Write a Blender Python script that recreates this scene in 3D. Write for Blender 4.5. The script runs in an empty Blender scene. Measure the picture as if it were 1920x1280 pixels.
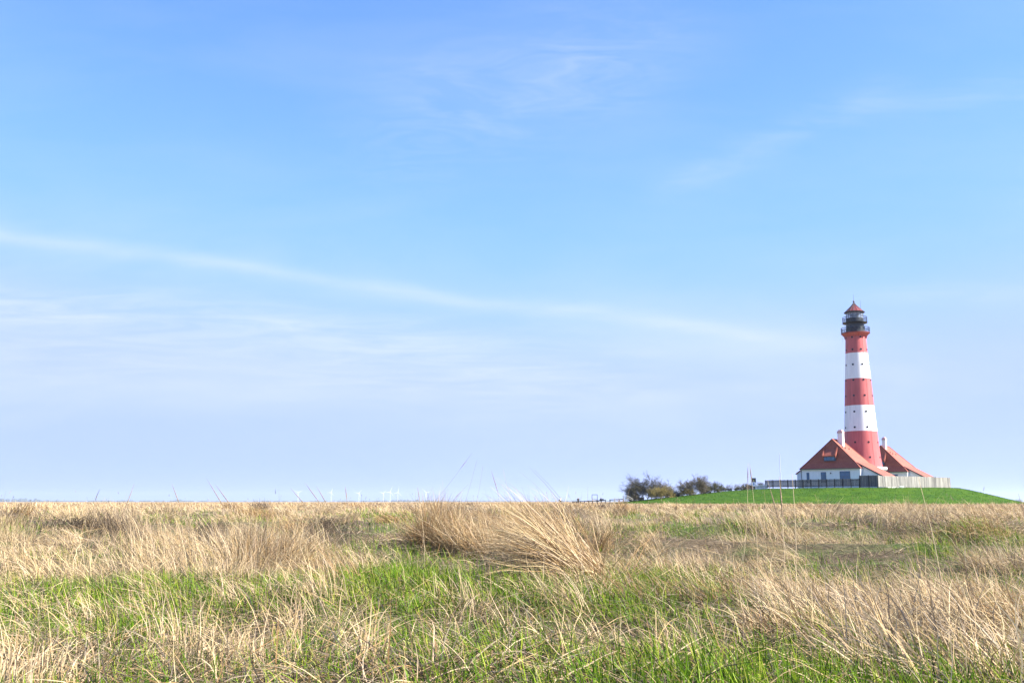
import bpy, math, random
import numpy as np
from mathutils import Vector, Matrix

R = math.radians
random.seed(7)
rng = np.random.default_rng(11)
sc = bpy.context.scene
COL = sc.collection

# ------------------------------------------------------------------ camera
EYE = 0.62
PITCH = R(8.95)
FPX = 1905.0                      # focal length in pixels of the 1920 px wide photograph
cam = bpy.data.objects.new('camera', bpy.data.cameras.new('camera'))
COL.objects.link(cam)
cam.data.sensor_width = 36.0
cam.data.lens = 36.0 * FPX / 1920.0
cam.data.clip_start = 0.05
cam.data.clip_end = 30000
cam.location = (0, 0, EYE)
cam.rotation_euler = (R(90) + PITCH, 0, 0)
sc.camera = cam

# ------------------------------------------------------------------ sky, sun, exposure
SUN_EL, SUN_AZ = R(40), R(104)    # azimuth clockwise from +Y
SKY_STRENGTH = 0.10
EXPOSURE = 1.58
sc.view_settings.view_transform = 'Standard'
sc.view_settings.look = 'None'
sc.view_settings.exposure = EXPOSURE
sc.view_settings.gamma = 1
sc.cycles.diffuse_bounces = 1
sc.cycles.max_bounces = 8

world = bpy.data.worlds.new('World')
sc.world = world
world.use_nodes = True


class NT:
    """tiny helper for node trees"""
    def __init__(self, tree):
        self.t = tree

    def n(self, typ, **kw):
        nd = self.t.nodes.new(typ)
        for k, v in kw.items():
            setattr(nd, k, v)
        return nd

    def put(self, sock, v):
        if isinstance(v, bpy.types.NodeSocket):
            self.t.links.new(v, sock)
        elif v is not None:
            if hasattr(sock.default_value, '__len__') and not hasattr(v, '__len__'):
                v = (v,) * len(sock.default_value)
            if hasattr(sock.default_value, '__len__') and len(sock.default_value) == 4 and len(v) == 3:
                v = (*v, 1)
            sock.default_value = v

    def math(self, op, a, b=None, c=None, clamp=False):
        nd = self.n('ShaderNodeMath', operation=op, use_clamp=clamp)
        self.put(nd.inputs[0], a)
        if b is not None:
            self.put(nd.inputs[1], b)
        if c is not None:
            self.put(nd.inputs[2], c)
        return nd.outputs[0]

    def mix(self, f, a, b, mode='MIX'):
        nd = self.n('ShaderNodeMixRGB', blend_type=mode)
        self.put(nd.inputs[0], f)
        self.put(nd.inputs[1], a)
        self.put(nd.inputs[2], b)
        return nd.outputs[0]

    def noise(self, vec, scale, detail=4, rough=0.55, dist=0.0):
        nd = self.n('ShaderNodeTexNoise')
        if vec is not None:
            self.put(nd.inputs['Vector'], vec)
        nd.inputs['Scale'].default_value = scale
        nd.inputs['Detail'].default_value = detail
        nd.inputs['Roughness'].default_value = rough
        nd.inputs['Distortion'].default_value = dist
        return nd.outputs['Fac']

    def ramp(self, f, stops):
        nd = self.n('ShaderNodeValToRGB')
        self.put(nd.inputs[0], f)
        el = nd.color_ramp.elements
        while len(el) < len(stops):
            el.new(0.5)
        for e, (p, c) in zip(el, stops):
            e.position = p
            e.color = (*c, 1) if hasattr(c, '__len__') else (c, c, c, 1)
        return nd.outputs[0]

    def vmap(self, vec, scale=(1, 1, 1), rot=(0, 0, 0), loc=(0, 0, 0)):
        nd = self.n('ShaderNodeMapping')
        self.put(nd.inputs[0], vec)
        nd.inputs['Scale'].default_value = scale
        nd.inputs['Rotation'].default_value = rot
        nd.inputs['Location'].default_value = loc
        return nd.outputs[0]

    def xyz(self, x, y, z):
        nd = self.n('ShaderNodeCombineXYZ')
        self.put(nd.inputs[0], x)
        self.put(nd.inputs[1], y)
        self.put(nd.inputs[2], z)
        return nd.outputs[0]


def build_world():
    w = NT(world.node_tree)
    bg = world.node_tree.nodes['Background']
    sky = w.n('ShaderNodeTexSky', sky_type='NISHITA', sun_disc=False)
    sky.sun_elevation = SUN_EL
    sky.sun_rotation = SUN_AZ
    sky.air_density, sky.dust_density, sky.ozone_density = 0.7, 0.0, 5.0
    sep = w.n('ShaderNodeSeparateColor')
    w.put(sep.inputs[0], sky.outputs[0])
    # photographic response: full blue overhead, rolling off towards the bright horizon
    def roll(c, gain, top, k):
        nd = w.n('ShaderNodeMath', operation='SMOOTH_MIN')
        w.put(nd.inputs[0], w.math('MULTIPLY', c, gain)); nd.inputs[1].default_value = top; nd.inputs[2].default_value = k
        return w.math('MULTIPLY', nd.outputs[0], 3.333)
    r = roll(sep.outputs[0], 0.318, 0.535, 0.24)
    g = roll(sep.outputs[1], 0.364, 0.700, 0.42)
    b = roll(sep.outputs[2], 0.430, 1.40, 0.30)
    com = w.n('ShaderNodeCombineColor')
    for i, v in enumerate((r, g, b)):
        w.put(com.inputs[i], v)
    base = com.outputs[0]
    # thin cirrus, as functions of the direction only
    tc = w.n('ShaderNodeTexCoord')
    sx = w.n('ShaderNodeSeparateXYZ')
    w.put(sx.inputs[0], tc.outputs['Generated'])
    ay = w.math('ADD', w.math('ABSOLUTE', sx.outputs[1]), 0.05)
    a = w.math('DIVIDE', sx.outputs[0], ay)
    e = w.math('DIVIDE', sx.outputs[2], ay)
    p = w.xyz(a, e, 0.0)
    wob = w.math('MULTIPLY', w.math('SUBTRACT', w.noise(p, 3.0, 3), 0.5), 0.05)

    def band(m, c, width, lo, hi, soft=0.15):
        d = w.math('SUBTRACT', w.math('SUBTRACT', e, w.math('MULTIPLY_ADD', a, m, c)), wob)
        d = w.math('DIVIDE', d, width)
        k = w.math('EXPONENT', w.math('MULTIPLY', w.math('MULTIPLY', d, d), -1.0))
        s1 = w.n('ShaderNodeMapRange', interpolation_type='SMOOTHSTEP')
        w.put(s1.inputs[0], a); s1.inputs[1].default_value = lo; s1.inputs[2].default_value = lo + soft
        s2 = w.n('ShaderNodeMapRange', interpolation_type='SMOOTHSTEP')
        w.put(s2.inputs[0], a); s2.inputs[1].default_value = hi - soft; s2.inputs[2].default_value = hi
        s2.inputs[3].default_value = 1; s2.inputs[4].default_value = 0
        return w.math('MULTIPLY', k, w.math('MULTIPLY', s1.outputs[0], s2.outputs[0]))

    fib = w.noise(w.vmap(p, (3.5, 34.0, 1), (0, 0, R(7))), 2.4, 9, 0.66, 0.8)
    fib = w.ramp(fib, [(0.36, 0.0), (0.72, 1.0)])
    soft = w.noise(w.vmap(p, (1.2, 5.0, 1), (0, 0, R(6)), (3.1, 0.4, 0)), 2.6, 5, 0.55, 0.4)
    soft = w.ramp(soft, [(0.40, 0.0), (0.78, 1.0)])
    fib2 = w.noise(w.vmap(p, (4.0, 18.0, 1), (0, 0, R(-25)), (1.7, 2.2, 0)), 1.9, 8, 0.65, 0.9)
    fib2 = w.ramp(fib2, [(0.42, 0.0), (0.80, 1.0)])
    tot = None
    for (args, tex, amt) in (
        ((-0.122, 0.187, 0.0075, -0.75, 0.36), fib, 0.291),
        ((-0.122, 0.176, 0.035, -0.75, 0.42), soft, 0.30),
        ((-0.081, 0.146, 0.020, -0.75, 0.05), fib, 0.44),
        ((-0.05, 0.118, 0.034, -0.75, 0.2), fib, 0.36),
        ((0.477, 0.226, 0.020, 0.10, 0.42, 0.1), fib2, 0.26),
        ((0.10, 0.350, 0.018, 0.26, 0.9), fib, 0.16),
        ((0.30, 0.40, 0.06, -0.22, 0.24), fib2, 0.34),
        ((0.02, 0.185, 0.012, 0.25, 0.62), fib, 0.20),
        ((0.02, 0.10, 0.03, -0.8, 0.8), soft, 0.22),
    ):
        k = w.math('MULTIPLY', w.math('MULTIPLY', band(*args), w.math('MULTIPLY_ADD', tex, 0.88 if amt != 0.291 else 0.45, 0.12 if amt != 0.291 else 0.55)), amt)
        tot = k if tot is None else w.math('ADD', tot, k)
    tot = w.math('MULTIPLY', tot, w.math('MULTIPLY_ADD', w.noise(w.vmap(p, (1, 2.5, 1), (0, 0, R(7)), (0.7, 1.9, 0)), 4.2, 4, 0.6), 0.9, 0.5))
    veil = w.math('MULTIPLY', soft, 0.10)
    tot = w.math('ADD', tot, veil, clamp=True)
    col = w.mix(tot, base, (3.1, 3.35, 3.6))
    w.put(bg.inputs[0], col)
    bg.inputs[1].default_value = SKY_STRENGTH


build_world()

sl = bpy.data.lights.new('sun', 'SUN')
sl.energy = 5.0
sl.angle = R(0.53)
sl.color = (1.0, 0.945, 0.86)
sun = bpy.data.objects.new('sun', sl)
COL.objects.link(sun)
TO_SUN = Vector((math.cos(SUN_EL) * math.sin(SUN_AZ), math.cos(SUN_EL) * math.cos(SUN_AZ), math.sin(SUN_EL)))
sun.rotation_euler = TO_SUN.to_track_quat('Z', 'Y').to_euler()


# ------------------------------------------------------------------ survey helpers
def ray(px, py):
    xc, yc = (px - 960) / FPX, (640 - py) / FPX
    return xc, math.cos(PITCH) - yc * math.sin(PITCH), math.sin(PITCH) + yc * math.cos(PITCH)


def at(px, py, Y):
    x, y, z = ray(px, py)
    t = Y / y
    return Vector((x * t, Y, EYE + z * t))


def gp(px, py, z=0.0):
    x, y, dz = ray(px, py)
    t = (z - EYE) / dz
    return x * t, y * t


# ------------------------------------------------------------------ object helpers
def tag(o, label=None, cat=None, group=None, kind=None):
    if label: o['label'] = label
    if cat: o['category'] = cat
    if group: o['group'] = group
    if kind: o['kind'] = kind
    return o


def empty(name, loc=(0, 0, 0), rz=0.0):
    o = bpy.data.objects.new(name, None)
    COL.objects.link(o)
    o.location = loc
    o.rotation_euler = (0, 0, rz)
    o.empty_display_size = 0.2
    return o


def thing(name, label, cat, loc=(0, 0, 0), rz=0.0, group=None):
    return tag(empty(name, loc, rz), label, cat, group)


def copy_tree(o, parent=None):
    c = o.copy()
    COL.objects.link(c)
    c.parent = parent
    for ch in list(o.children):
        copy_tree(ch, c)
    return c


class MB:
    """collects faces; build() links them as one mesh object"""
    def __init__(self):
        self.v, self.f, self.m = [], [], []
        self.mi = 0

    def face(self, pts):
        i = len(self.v)
        self.v += [tuple(p) for p in pts]
        self.f.append(tuple(range(i, i + len(pts))))
        self.m.append(self.mi)

    def add(self, vs, fs):
        i = len(self.v)
        self.v += [tuple(p) for p in vs]
        for f in fs:
            self.f.append(tuple(i + k for k in f))
            self.m.append(self.mi)

    def box(self, x0, x1, y0, y1, z0, z1):
        vs = [(x0, y0, z0), (x1, y0, z0), (x1, y1, z0), (x0, y1, z0), (x0, y0, z1), (x1, y0, z1), (x1, y1, z1), (x0, y1, z1)]
        self.add(vs, [(3, 2, 1, 0), (4, 5, 6, 7), (0, 1, 5, 4), (1, 2, 6, 5), (2, 3, 7, 6), (3, 0, 4, 7)])
        return self

    def hexa(self, bottom, top):
        self.add(list(bottom) + list(top), [(3, 2, 1, 0), (4, 5, 6, 7), (0, 1, 5, 4), (1, 2, 6, 5), (2, 3, 7, 6), (3, 0, 4, 7)])
        return self

    def tube(self, pts, rad, n=6, caps=True):
        pts = [Vector(p) for p in pts]
        if not hasattr(rad, '__len__'):
            rad = [rad] * len(pts)
        rings = []
        for i, p in enumerate(pts):
            d = (pts[min(i + 1, len(pts) - 1)] - pts[max(i - 1, 0)])
            if d.length < 1e-9:
                d = Vector((0, 0, 1))
            d.normalize()
            a = d.orthogonal().normalized()
            if abs(d.z) < 0.95:
                a = d.cross(Vector((0, 0, 1))).normalized()
            b = d.cross(a)
            rings.append([p + (a * math.cos(2 * math.pi * k / n) + b * math.sin(2 * math.pi * k / n)) * rad[i] for k in range(n)])
        vs = [q for r in rings for q in r]
        fs = []
        for i in range(len(pts) - 1):
            for k in range(n):
                fs.append((i * n + k, i * n + (k + 1) % n, (i + 1) * n + (k + 1) % n, (i + 1) * n + k))
        if caps:
            fs.append(tuple(range(n - 1, -1, -1)))
            fs.append(tuple((len(pts) - 1) * n + k for k in range(n)))
        self.add(vs, fs)
        return self

    def lathe(self, prof, n=64, mats=None, cap=True, phase=0.0):
        """prof: (radius, z) from the bottom up"""
        vs = []
        for (r, z) in prof:
            vs += [(r * math.cos(2 * math.pi * k / n + phase), r * math.sin(2 * math.pi * k / n + phase), z) for k in range(n)]
        i0 = len(self.v)
        self.v += vs
        for i in range(len(prof) - 1):
            for k in range(n):
                self.f.append((i0 + i * n + k, i0 + i * n + (k + 1) % n, i0 + (i + 1) * n + (k + 1) % n, i0 + (i + 1) * n + k))
                self.m.append(mats[i] if mats else self.mi)
        if cap:
            self.f.append(tuple(i0 + k for k in range(n - 1, -1, -1))); self.m.append(mats[0] if mats else self.mi)
            L = len(prof) - 1
            self.f.append(tuple(i0 + L * n + k for k in range(n))); self.m.append(mats[-1] if mats else self.mi)
        return self

    def build(self, name, mat, parent=None, smooth=False, loc=None):
        me = bpy.data.meshes.new(name)
        me.from_pydata(self.v, [], self.f)
        for m in (mat if isinstance(mat, (list, tuple)) else [mat]):
            me.materials.append(m)
        me.polygons.foreach_set('material_index', self.m)
        if smooth:
            me.polygons.foreach_set('use_smooth', [True] * len(self.f))
        me.update()
        o = bpy.data.objects.new(name, me)
        COL.objects.link(o)
        if parent:
            o.parent = parent
        if loc is not None:
            o.location = loc
        return o


def bevel(o, w=0.02, seg=2, angle=40):
    b = o.modifiers.new('bevel', 'BEVEL')
    b.width = w; b.segments = seg; b.limit_method = 'ANGLE'; b.angle_limit = R(angle)
    return o


# ------------------------------------------------------------------ materials
def material(name, build):
    m = bpy.data.materials.new(name)
    m.use_nodes = True
    t = NT(m.node_tree)
    bsdf = m.node_tree.nodes['Principled BSDF']
    build(t, bsdf)
    return m


def simple(name, col, rough=0.6, var=0.25, scale=3.0, bump=0.0, metal=0.0, spec=0.4, stretch=(1, 1, 1)):
    def b(t, p):
        tc = t.n('ShaderNodeTexCoord')
        v = t.vmap(tc.outputs['Object'], stretch)
        nz = t.noise(v, scale, 6, 0.6)
        f = t.ramp(nz, [(0.3, 0.0), (0.7, 1.0)])
        dark = tuple(c * (1 - var) for c in col)
        lite = tuple(min(1, c * (1 + var * 0.5)) for c in col)
        t.put(p.inputs['Base Color'], t.mix(f, dark, lite))
        p.inputs['Roughness'].default_value = rough
        p.inputs['Metallic'].default_value = metal
        p.inputs['Specular IOR Level'].default_value = spec
        if bump:
            bn = t.n('ShaderNodeBump')
            bn.inputs['Strength'].default_value = bump
            bn.inputs['Distance'].default_value = 0.05
            t.put(bn.inputs['Height'], nz)
            t.put(p.inputs['Normal'], bn.outputs[0])
    return material(name, b)


M = {}
M['white_paint'] = simple('white_paint', (0.80, 0.80, 0.78), 0.6, 0.14, 1.4, 0.1, stretch=(1.5, 1.5, 0.12))
M['red_paint'] = simple('red_paint', (0.50, 0.112, 0.107), 0.55, 0.22, 1.4, 0.1, stretch=(1.5, 1.5, 0.12))
M['dark_iron'] = simple('dark_iron', (0.010, 0.013, 0.017), 0.5, 0.3, 2.0, 0.05)
M['grey_iron'] = simple('grey_iron', (0.045, 0.055, 0.065), 0.5, 0.3, 1.5, 0.05)
M['red_roof_metal'] = simple('red_roof_metal', (0.19, 0.035, 0.033), 0.5, 0.25, 1.5, 0.05)
M['plaster'] = simple('plaster', (0.87, 0.87, 0.85), 0.85, 0.08, 1.5, 0.2)
M['window_blue'] = simple('window_blue', (0.06, 0.15, 0.26), 0.08, 0.3, 1.0, 0.0, spec=0.6)
M['window_frame'] = simple('window_frame', (0.05, 0.09, 0.14), 0.5, 0.15, 3.0)
M['dark_glass'] = simple('dark_glass', (0.015, 0.02, 0.025), 0.12, 0.2, 2.0, spec=0.6)
M['dark_wood'] = simple('dark_wood', (0.040, 0.040, 0.042), 0.85, 0.4, 2.0, 0.2, stretch=(6, 6, 0.6))
M['slat_wood'] = simple('slat_wood', (0.13, 0.135, 0.14), 0.9, 0.5, 1.2, 0.2, stretch=(9, 9, 0.5))
M['pale_wood'] = simple('pale_wood', (0.29, 0.28, 0.245), 0.9, 0.6, 1.3, 0.3, stretch=(3.2, 3.2, 0.25))
M['pale_wood_grey'] = simple('pale_wood_grey', (0.20, 0.195, 0.175), 0.9, 0.6, 1.3, 0.3, stretch=(3.2, 3.2, 0.25))
M['pale_wood_light'] = simple('pale_wood_light', (0.36, 0.345, 0.30), 0.9, 0.5, 1.3, 0.3, stretch=(3.2, 3.2, 0.25))
M['slat_wood_dark'] = simple('slat_wood_dark', (0.07, 0.073, 0.078), 0.9, 0.5, 1.2, 0.2, stretch=(9, 9, 0.5))
M['slat_wood_light'] = simple('slat_wood_light', (0.19, 0.19, 0.185), 0.9, 0.5, 1.2, 0.2, stretch=(9, 9, 0.5))
M['stone'] = simple('stone', (0.72, 0.70, 0.62), 0.9, 0.15, 4.0, 0.3)
M['lead'] = simple('lead', (0.10, 0.09, 0.09), 0.6, 0.2, 3.0)
M['pale_metal'] = simple('pale_metal', (0.75, 0.77, 0.78), 0.4, 0.08, 2.0)
M['chimney_cap'] = simple('chimney_cap', (0.62, 0.36, 0.32), 0.7, 0.15, 3.0)
M['bark'] = simple('bark', (0.055, 0.045, 0.040), 0.95, 0.35, 3.0, 0.3)
M['twig_dark'] = simple('twig_dark', (0.078, 0.072, 0.050), 0.9, 0.35, 0.8)
M['twig_brown'] = simple('twig_brown', (0.145, 0.118, 0.075), 0.9, 0.35, 0.8)
M['twig_yellow'] = simple('twig_yellow', (0.30, 0.235, 0.075), 0.9, 0.35, 0.8)
M['twig_olive'] = simple('twig_olive', (0.115, 0.110, 0.055), 0.9, 0.35, 0.8)
M['far_wood'] = simple('far_wood', (0.06, 0.075, 0.05), 0.95, 0.4, 0.05)
M['skin'] = simple('skin', (0.55, 0.33, 0.24), 0.6, 0.05, 10)
M['cloth_white'] = simple('cloth_white', (0.78, 0.76, 0.74), 0.9, 0.08, 6)
M['cloth_dark'] = simple('cloth_dark', (0.022, 0.026, 0.034), 0.9, 0.3, 6)
M['cloth_brown'] = simple('cloth_brown', (0.07, 0.05, 0.045), 0.9, 0.3, 6)
M['hair_grey'] = simple('hair_grey', (0.13, 0.12, 0.115), 0.8, 0.3, 20)
M['sign_dark'] = simple('sign_dark', (0.06, 0.065, 0.075), 0.5, 0.3, 4)
M['sign_white'] = simple('sign_white', (0.78, 0.79, 0.82), 0.5, 0.06, 4)
M['sign_blue'] = simple('sign_blue', (0.20, 0.26, 0.55), 0.5, 0.1, 4)
M['sign_yellow'] = simple('sign_yellow', (0.72, 0.60, 0.20), 0.5, 0.1, 4)
M['gatepost'] = simple('gatepost', (0.42, 0.39, 0.33), 0.9, 0.3, 3, 0.2, stretch=(4, 4, 0.6))


def mat_tiles(name, c1, c2):
    def b(t, p):
        tc = t.n('ShaderNodeTexCoord')
        ob = tc.outputs['Object']
        s = t.n('ShaderNodeSeparateXYZ'); t.put(s.inputs[0], ob)
        nz = t.noise(t.vmap(ob, (1, 1, 1)), 0.9, 6, 0.65)
        spk = t.noise(ob, 5.0, 2, 0.5)
        f = t.math('MULTIPLY_ADD', spk, 0.6, t.math('MULTIPLY', nz, 0.6))
        colr = t.ramp(f, [(0.38, c1), (0.80, c2)])
        crs = t.math('FRACT', t.math('MULTIPLY', s.outputs[2], 3.6))          # tile courses
        pan = t.math('SINE', t.math('MULTIPLY', t.math('ADD', s.outputs[0], s.outputs[1]), 26.0))
        joint = t.math('LESS_THAN', crs, 0.13)
        t.put(p.inputs['Base Color'], t.mix(t.math('MULTIPLY', joint, 0.35), colr, tuple(c * 0.45 for c in c1)))
        p.inputs['Roughness'].default_value = 0.75
        h = t.math('MULTIPLY_ADD', pan, 0.25, crs)
        bn = t.n('ShaderNodeBump'); bn.inputs['Strength'].default_value = 0.6; bn.inputs['Distance'].default_value = 0.05
        t.put(bn.inputs['Height'], h)
        t.put(p.inputs['Normal'], bn.outputs[0])
    return material(name, b)


M['roof_tile'] = mat_tiles('roof_tile', (0.245, 0.054, 0.036), (0.40, 0.115, 0.066))


def mat_blade(name, trans=0.35, rough=0.6):
    def b(t, p):
        at_ = t.n('ShaderNodeAttribute', attribute_name='tint')
        c = at_.outputs['Color']
        t.put(p.inputs['Base Color'], c)
        p.inputs['Roughness'].default_value = rough
        p.inputs['Specular IOR Level'].default_value = 0.10
        tr = t.n('ShaderNodeBsdfTranslucent')
        t.put(tr.inputs[0], c)
        mx = t.n('ShaderNodeMixShader'); mx.inputs[0].default_value = trans
        out = t.t.nodes['Material Output']
        t.t.links.new(p.outputs[0], mx.inputs[1])
        t.t.links.new(tr.outputs[0], mx.inputs[2])
        t.t.links.new(mx.outputs[0], out.inputs[0])
    return material(name, b)


M['straw'] = mat_blade('straw', 0.20, 0.6)
M['green_blade'] = mat_blade('green_blade', 0.28, 0.45)


def mat_marsh():
    def b(t, p):
        g = t.n('ShaderNodeNewGeometry')
        pos = g.outputs['Position']
        n1 = t.noise(pos, 0.9, 8, 0.65)
        n2 = t.noise(pos, 14.0, 6, 0.7)
        n3 = t.noise(t.vmap(pos, (0.02, 0.06, 0.02)), 1.0, 6, 0.6)
        fine = t.ramp(n2, [(0.3, (0.045, 0.034, 0.022)), (0.55, (0.12, 0.090, 0.055)), (0.8, (0.26, 0.20, 0.12))])
        green = t.ramp(n2, [(0.3, (0.035, 0.060, 0.015)), (0.7, (0.10, 0.15, 0.035))])
        near = t.mix(t.ramp(n1, [(0.45, 0.0), (0.62, 0.75)]), fine, green)
        far = t.ramp(n3, [(0.3, (0.23, 0.17, 0.105)), (0.55, (0.31, 0.235, 0.15)), (0.75, (0.28, 0.22, 0.12))])
        s = t.n('ShaderNodeSeparateXYZ'); t.put(s.inputs[0], pos)
        d = t.n('ShaderNodeMapRange', interpolation_type='SMOOTHSTEP')
        t.put(d.inputs[0], s.outputs[1]); d.inputs[1].default_value = 12; d.inputs[2].default_value = 70
        t.put(p.inputs['Base Color'], t.mix(d.outputs[0], near, far))
        p.inputs['Roughness'].default_value = 0.95
        p.inputs['Specular IOR Level'].default_value = 0.1
        bn = t.n('ShaderNodeBump'); bn.inputs['Strength'].default_value = 0.8; bn.inputs['Distance'].default_value = 0.04
        t.put(bn.inputs['Height'], n2); t.put(p.inputs['Normal'], bn.outputs[0])
    return material('marsh_ground', b)


def mat_mound():
    def b(t, p):
        g = t.n('ShaderNodeNewGeometry')
        pos = g.outputs['Position']
        n1 = t.noise(t.vmap(pos, (0.5, 0.5, 2.5)), 0.6, 7, 0.65)
        n2 = t.noise(pos, 2.6, 6, 0.7)
        f = t.math('MULTIPLY_ADD', n2, 0.5, t.math('MULTIPLY', n1, 0.5))
        t.put(p.inputs['Base Color'], t.ramp(f, [(0.36, (0.016, 0.050, 0.002)), (0.5, (0.038, 0.095, 0.003)), (0.64, (0.090, 0.145, 0.007))]))
        p.inputs['Roughness'].default_value = 0.9
        p.inputs['Specular IOR Level'].default_value = 0.1
        bn = t.n('ShaderNodeBump'); bn.inputs['Strength'].default_value = 0.8; bn.inputs['Distance'].default_value = 0.15
        t.put(bn.inputs['Height'], f); t.put(p.inputs['Normal'], bn.outputs[0])
    return material('mound_turf', b)


M['marsh'] = mat_marsh()
M['mound'] = mat_mound()

# ------------------------------------------------------------------ terrain
_T = np.random.default_rng(5).random((8, 256, 256))


def vn(x, y, k=0):
    x = np.asarray(x, float) + 1000.0; y = np.asarray(y, float) + 1000.0
    xi = np.floor(x).astype(int); yi = np.floor(y).astype(int)
    fx = x - xi; fy = y - yi
    fx = fx * fx * (3 - 2 * fx); fy = fy * fy * (3 - 2 * fy)
    T = _T[k]
    a = T[xi % 256, yi % 256]; b = T[(xi + 1) % 256, yi % 256]
    c = T[xi % 256, (yi + 1) % 256]; d = T[(xi + 1) % 256, (yi + 1) % 256]
    return (a * (1 - fx) + b * fx) * (1 - fy) + (c * (1 - fx) + d * fx) * fy


def sstep(x, a, b):
    t = np.clip((x - a) / (b - a), 0, 1)
    return t * t * (3 - 2 * t)


def ground_z(x, y):
    d = np.hypot(x, y)
    k = 1 - sstep(d, 25, 90)
    h = 0.13 * (vn(x / 1.7, y / 1.7, 0) - 0.5) + 0.06 * (vn(x / 0.55, y / 0.55, 1) - 0.5)
    h = h * k * sstep(d, 0.3, 2.5)
    r = 1 - np.abs(2 * vn(x / 2.6 + 40, y / 3.4 + 17, 7) - 1)
    h = h + (0.33 * r * r - 0.10) * sstep(d, 5, 13) * (1 - 0.85 * sstep(d, 50, 140))
    return h - 0.02


MC = np.array([76.0, 228.0])       # centre of the lighthouse mound


def mound_z(x, y):
    dx = x - MC[0]; dy = y - MC[1]
    rr = np.hypot(dx, dy) + 1e-6
    ang = np.degrees(np.arctan2(dy, dx))
    A = [-180, -150, -120, -90, -60, -30, 0, 30, 60, 90, 120, 150, 180]
    RP = [22, 22, 24, 26, 25, 21, 20, 24, 30, 32, 30, 24, 22]
    RF = [58, 56, 54, 50, 43, 33, 30, 34, 46, 56, 60, 62, 58]
    rp = np.interp(ang, A, RP); rf = np.interp(ang, A, RF)
    t = np.clip((rr - rp) / (rf - rp), 0, 1)
    prof = 1 - (0.72 * t + 0.28 * t * t * (3 - 2 * t))
    prof = np.where(t > 0.82, prof * (1 - sstep(t, 0.82, 1.0)) + 0.0, prof)
    top = 3.45 + 0.12 * (1 - np.clip(rr / rp, 0, 1))
    return top * prof - 0.12 + 0.10 * (vn(x / 4, y / 4, 2) - 0.5) * (1 - t)


def np_mesh(name, V, F, mat, parent=None, tint=None, smooth=False):
    """V (n,3), F (m,4) arrays -> one mesh object"""
    me = bpy.data.meshes.new(name)
    n, m = len(V), len(F)
    k = F.shape[1]
    me.vertices.add(n)
    me.vertices.foreach_set('co', V.astype(np.float32).ravel())
    me.loops.add(m * k)
    me.loops.foreach_set('vertex_index', F.astype(np.int32).ravel())
    me.polygons.add(m)
    me.polygons.foreach_set('loop_start', np.arange(0, m * k, k, dtype=np.int32))
    if smooth:
        me.polygons.foreach_set('use_smooth', np.ones(m, dtype=bool))
    me.materials.append(mat)
    if tint is not None:
        at_ = me.attributes.new('tint', 'FLOAT_COLOR', 'POINT')
        at_.data.foreach_set('color', tint.astype(np.float32).ravel())
    me.update(calc_edges=True)
    me.validate()
    o = bpy.data.objects.new(name, me)
    COL.objects.link(o)
    if parent: o.parent = parent
    return o


def build_ground():
    rad = np.concatenate([np.linspace(0.05, 14, 130), np.geomspace(14.15, 120, 110), np.geomspace(124, 14000, 64)])
    nth = 420
    th = np.linspace(0, 2 * np.pi, nth, endpoint=False)
    Rr, T = np.meshgrid(rad, th, indexing='ij')
    X = Rr * np.sin(T); Y = Rr * np.cos(T)
    V = np.stack([X, Y, ground_z(X, Y)], -1).reshape(-1, 3)
    i, j = np.meshgrid(np.arange(len(rad) - 1), np.arange(nth), indexing='ij')
    j2 = (j + 1) % nth
    F = np.stack([i * nth + j, (i + 1) * nth + j, (i + 1) * nth + j2, i * nth + j2], -1).reshape(-1, 4)
    o = np_mesh('ground', V, F[:, ::-1], M['marsh'], smooth=True)
    return tag(o, 'flat salt marsh ground reaching the horizon', None, kind='structure')


build_ground()


def build_mound():
    rad = np.linspace(0.0, 66, 90); rad[0] = 0.01
    nth = 180
    th = np.linspace(0, 2 * np.pi, nth, endpoint=False)
    Rr, T = np.meshgrid(rad, th, indexing='ij')
    X = MC[0] + Rr * np.sin(T); Y = MC[1] + Rr * np.cos(T)
    V = np.stack([X, Y, mound_z(X, Y)], -1).reshape(-1, 3)
    i, j = np.meshgrid(np.arange(len(rad) - 1), np.arange(nth), indexing='ij')
    j2 = (j + 1) % nth
    F = np.stack([i * nth + j, (i + 1) * nth + j, (i + 1) * nth + j2, i * nth + j2], -1).reshape(-1, 4)
    o = np_mesh('mound', V, F[:, ::-1], M['mound'], smooth=True)
    tag(o, 'low bright green grass mound under the lighthouse', None, kind='structure')


build_mound()


def mz(x, y):
    return float(max(mound_z(np.array(x), np.array(y)), -0.02))


# ------------------------------------------------------------------ lighthouse
TX, TY = 78.8, 230.0


def tz(py):
    """height of a point on the tower axis seen at row py"""
    return at(960 + FPX * 0, py, TY).z


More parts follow.
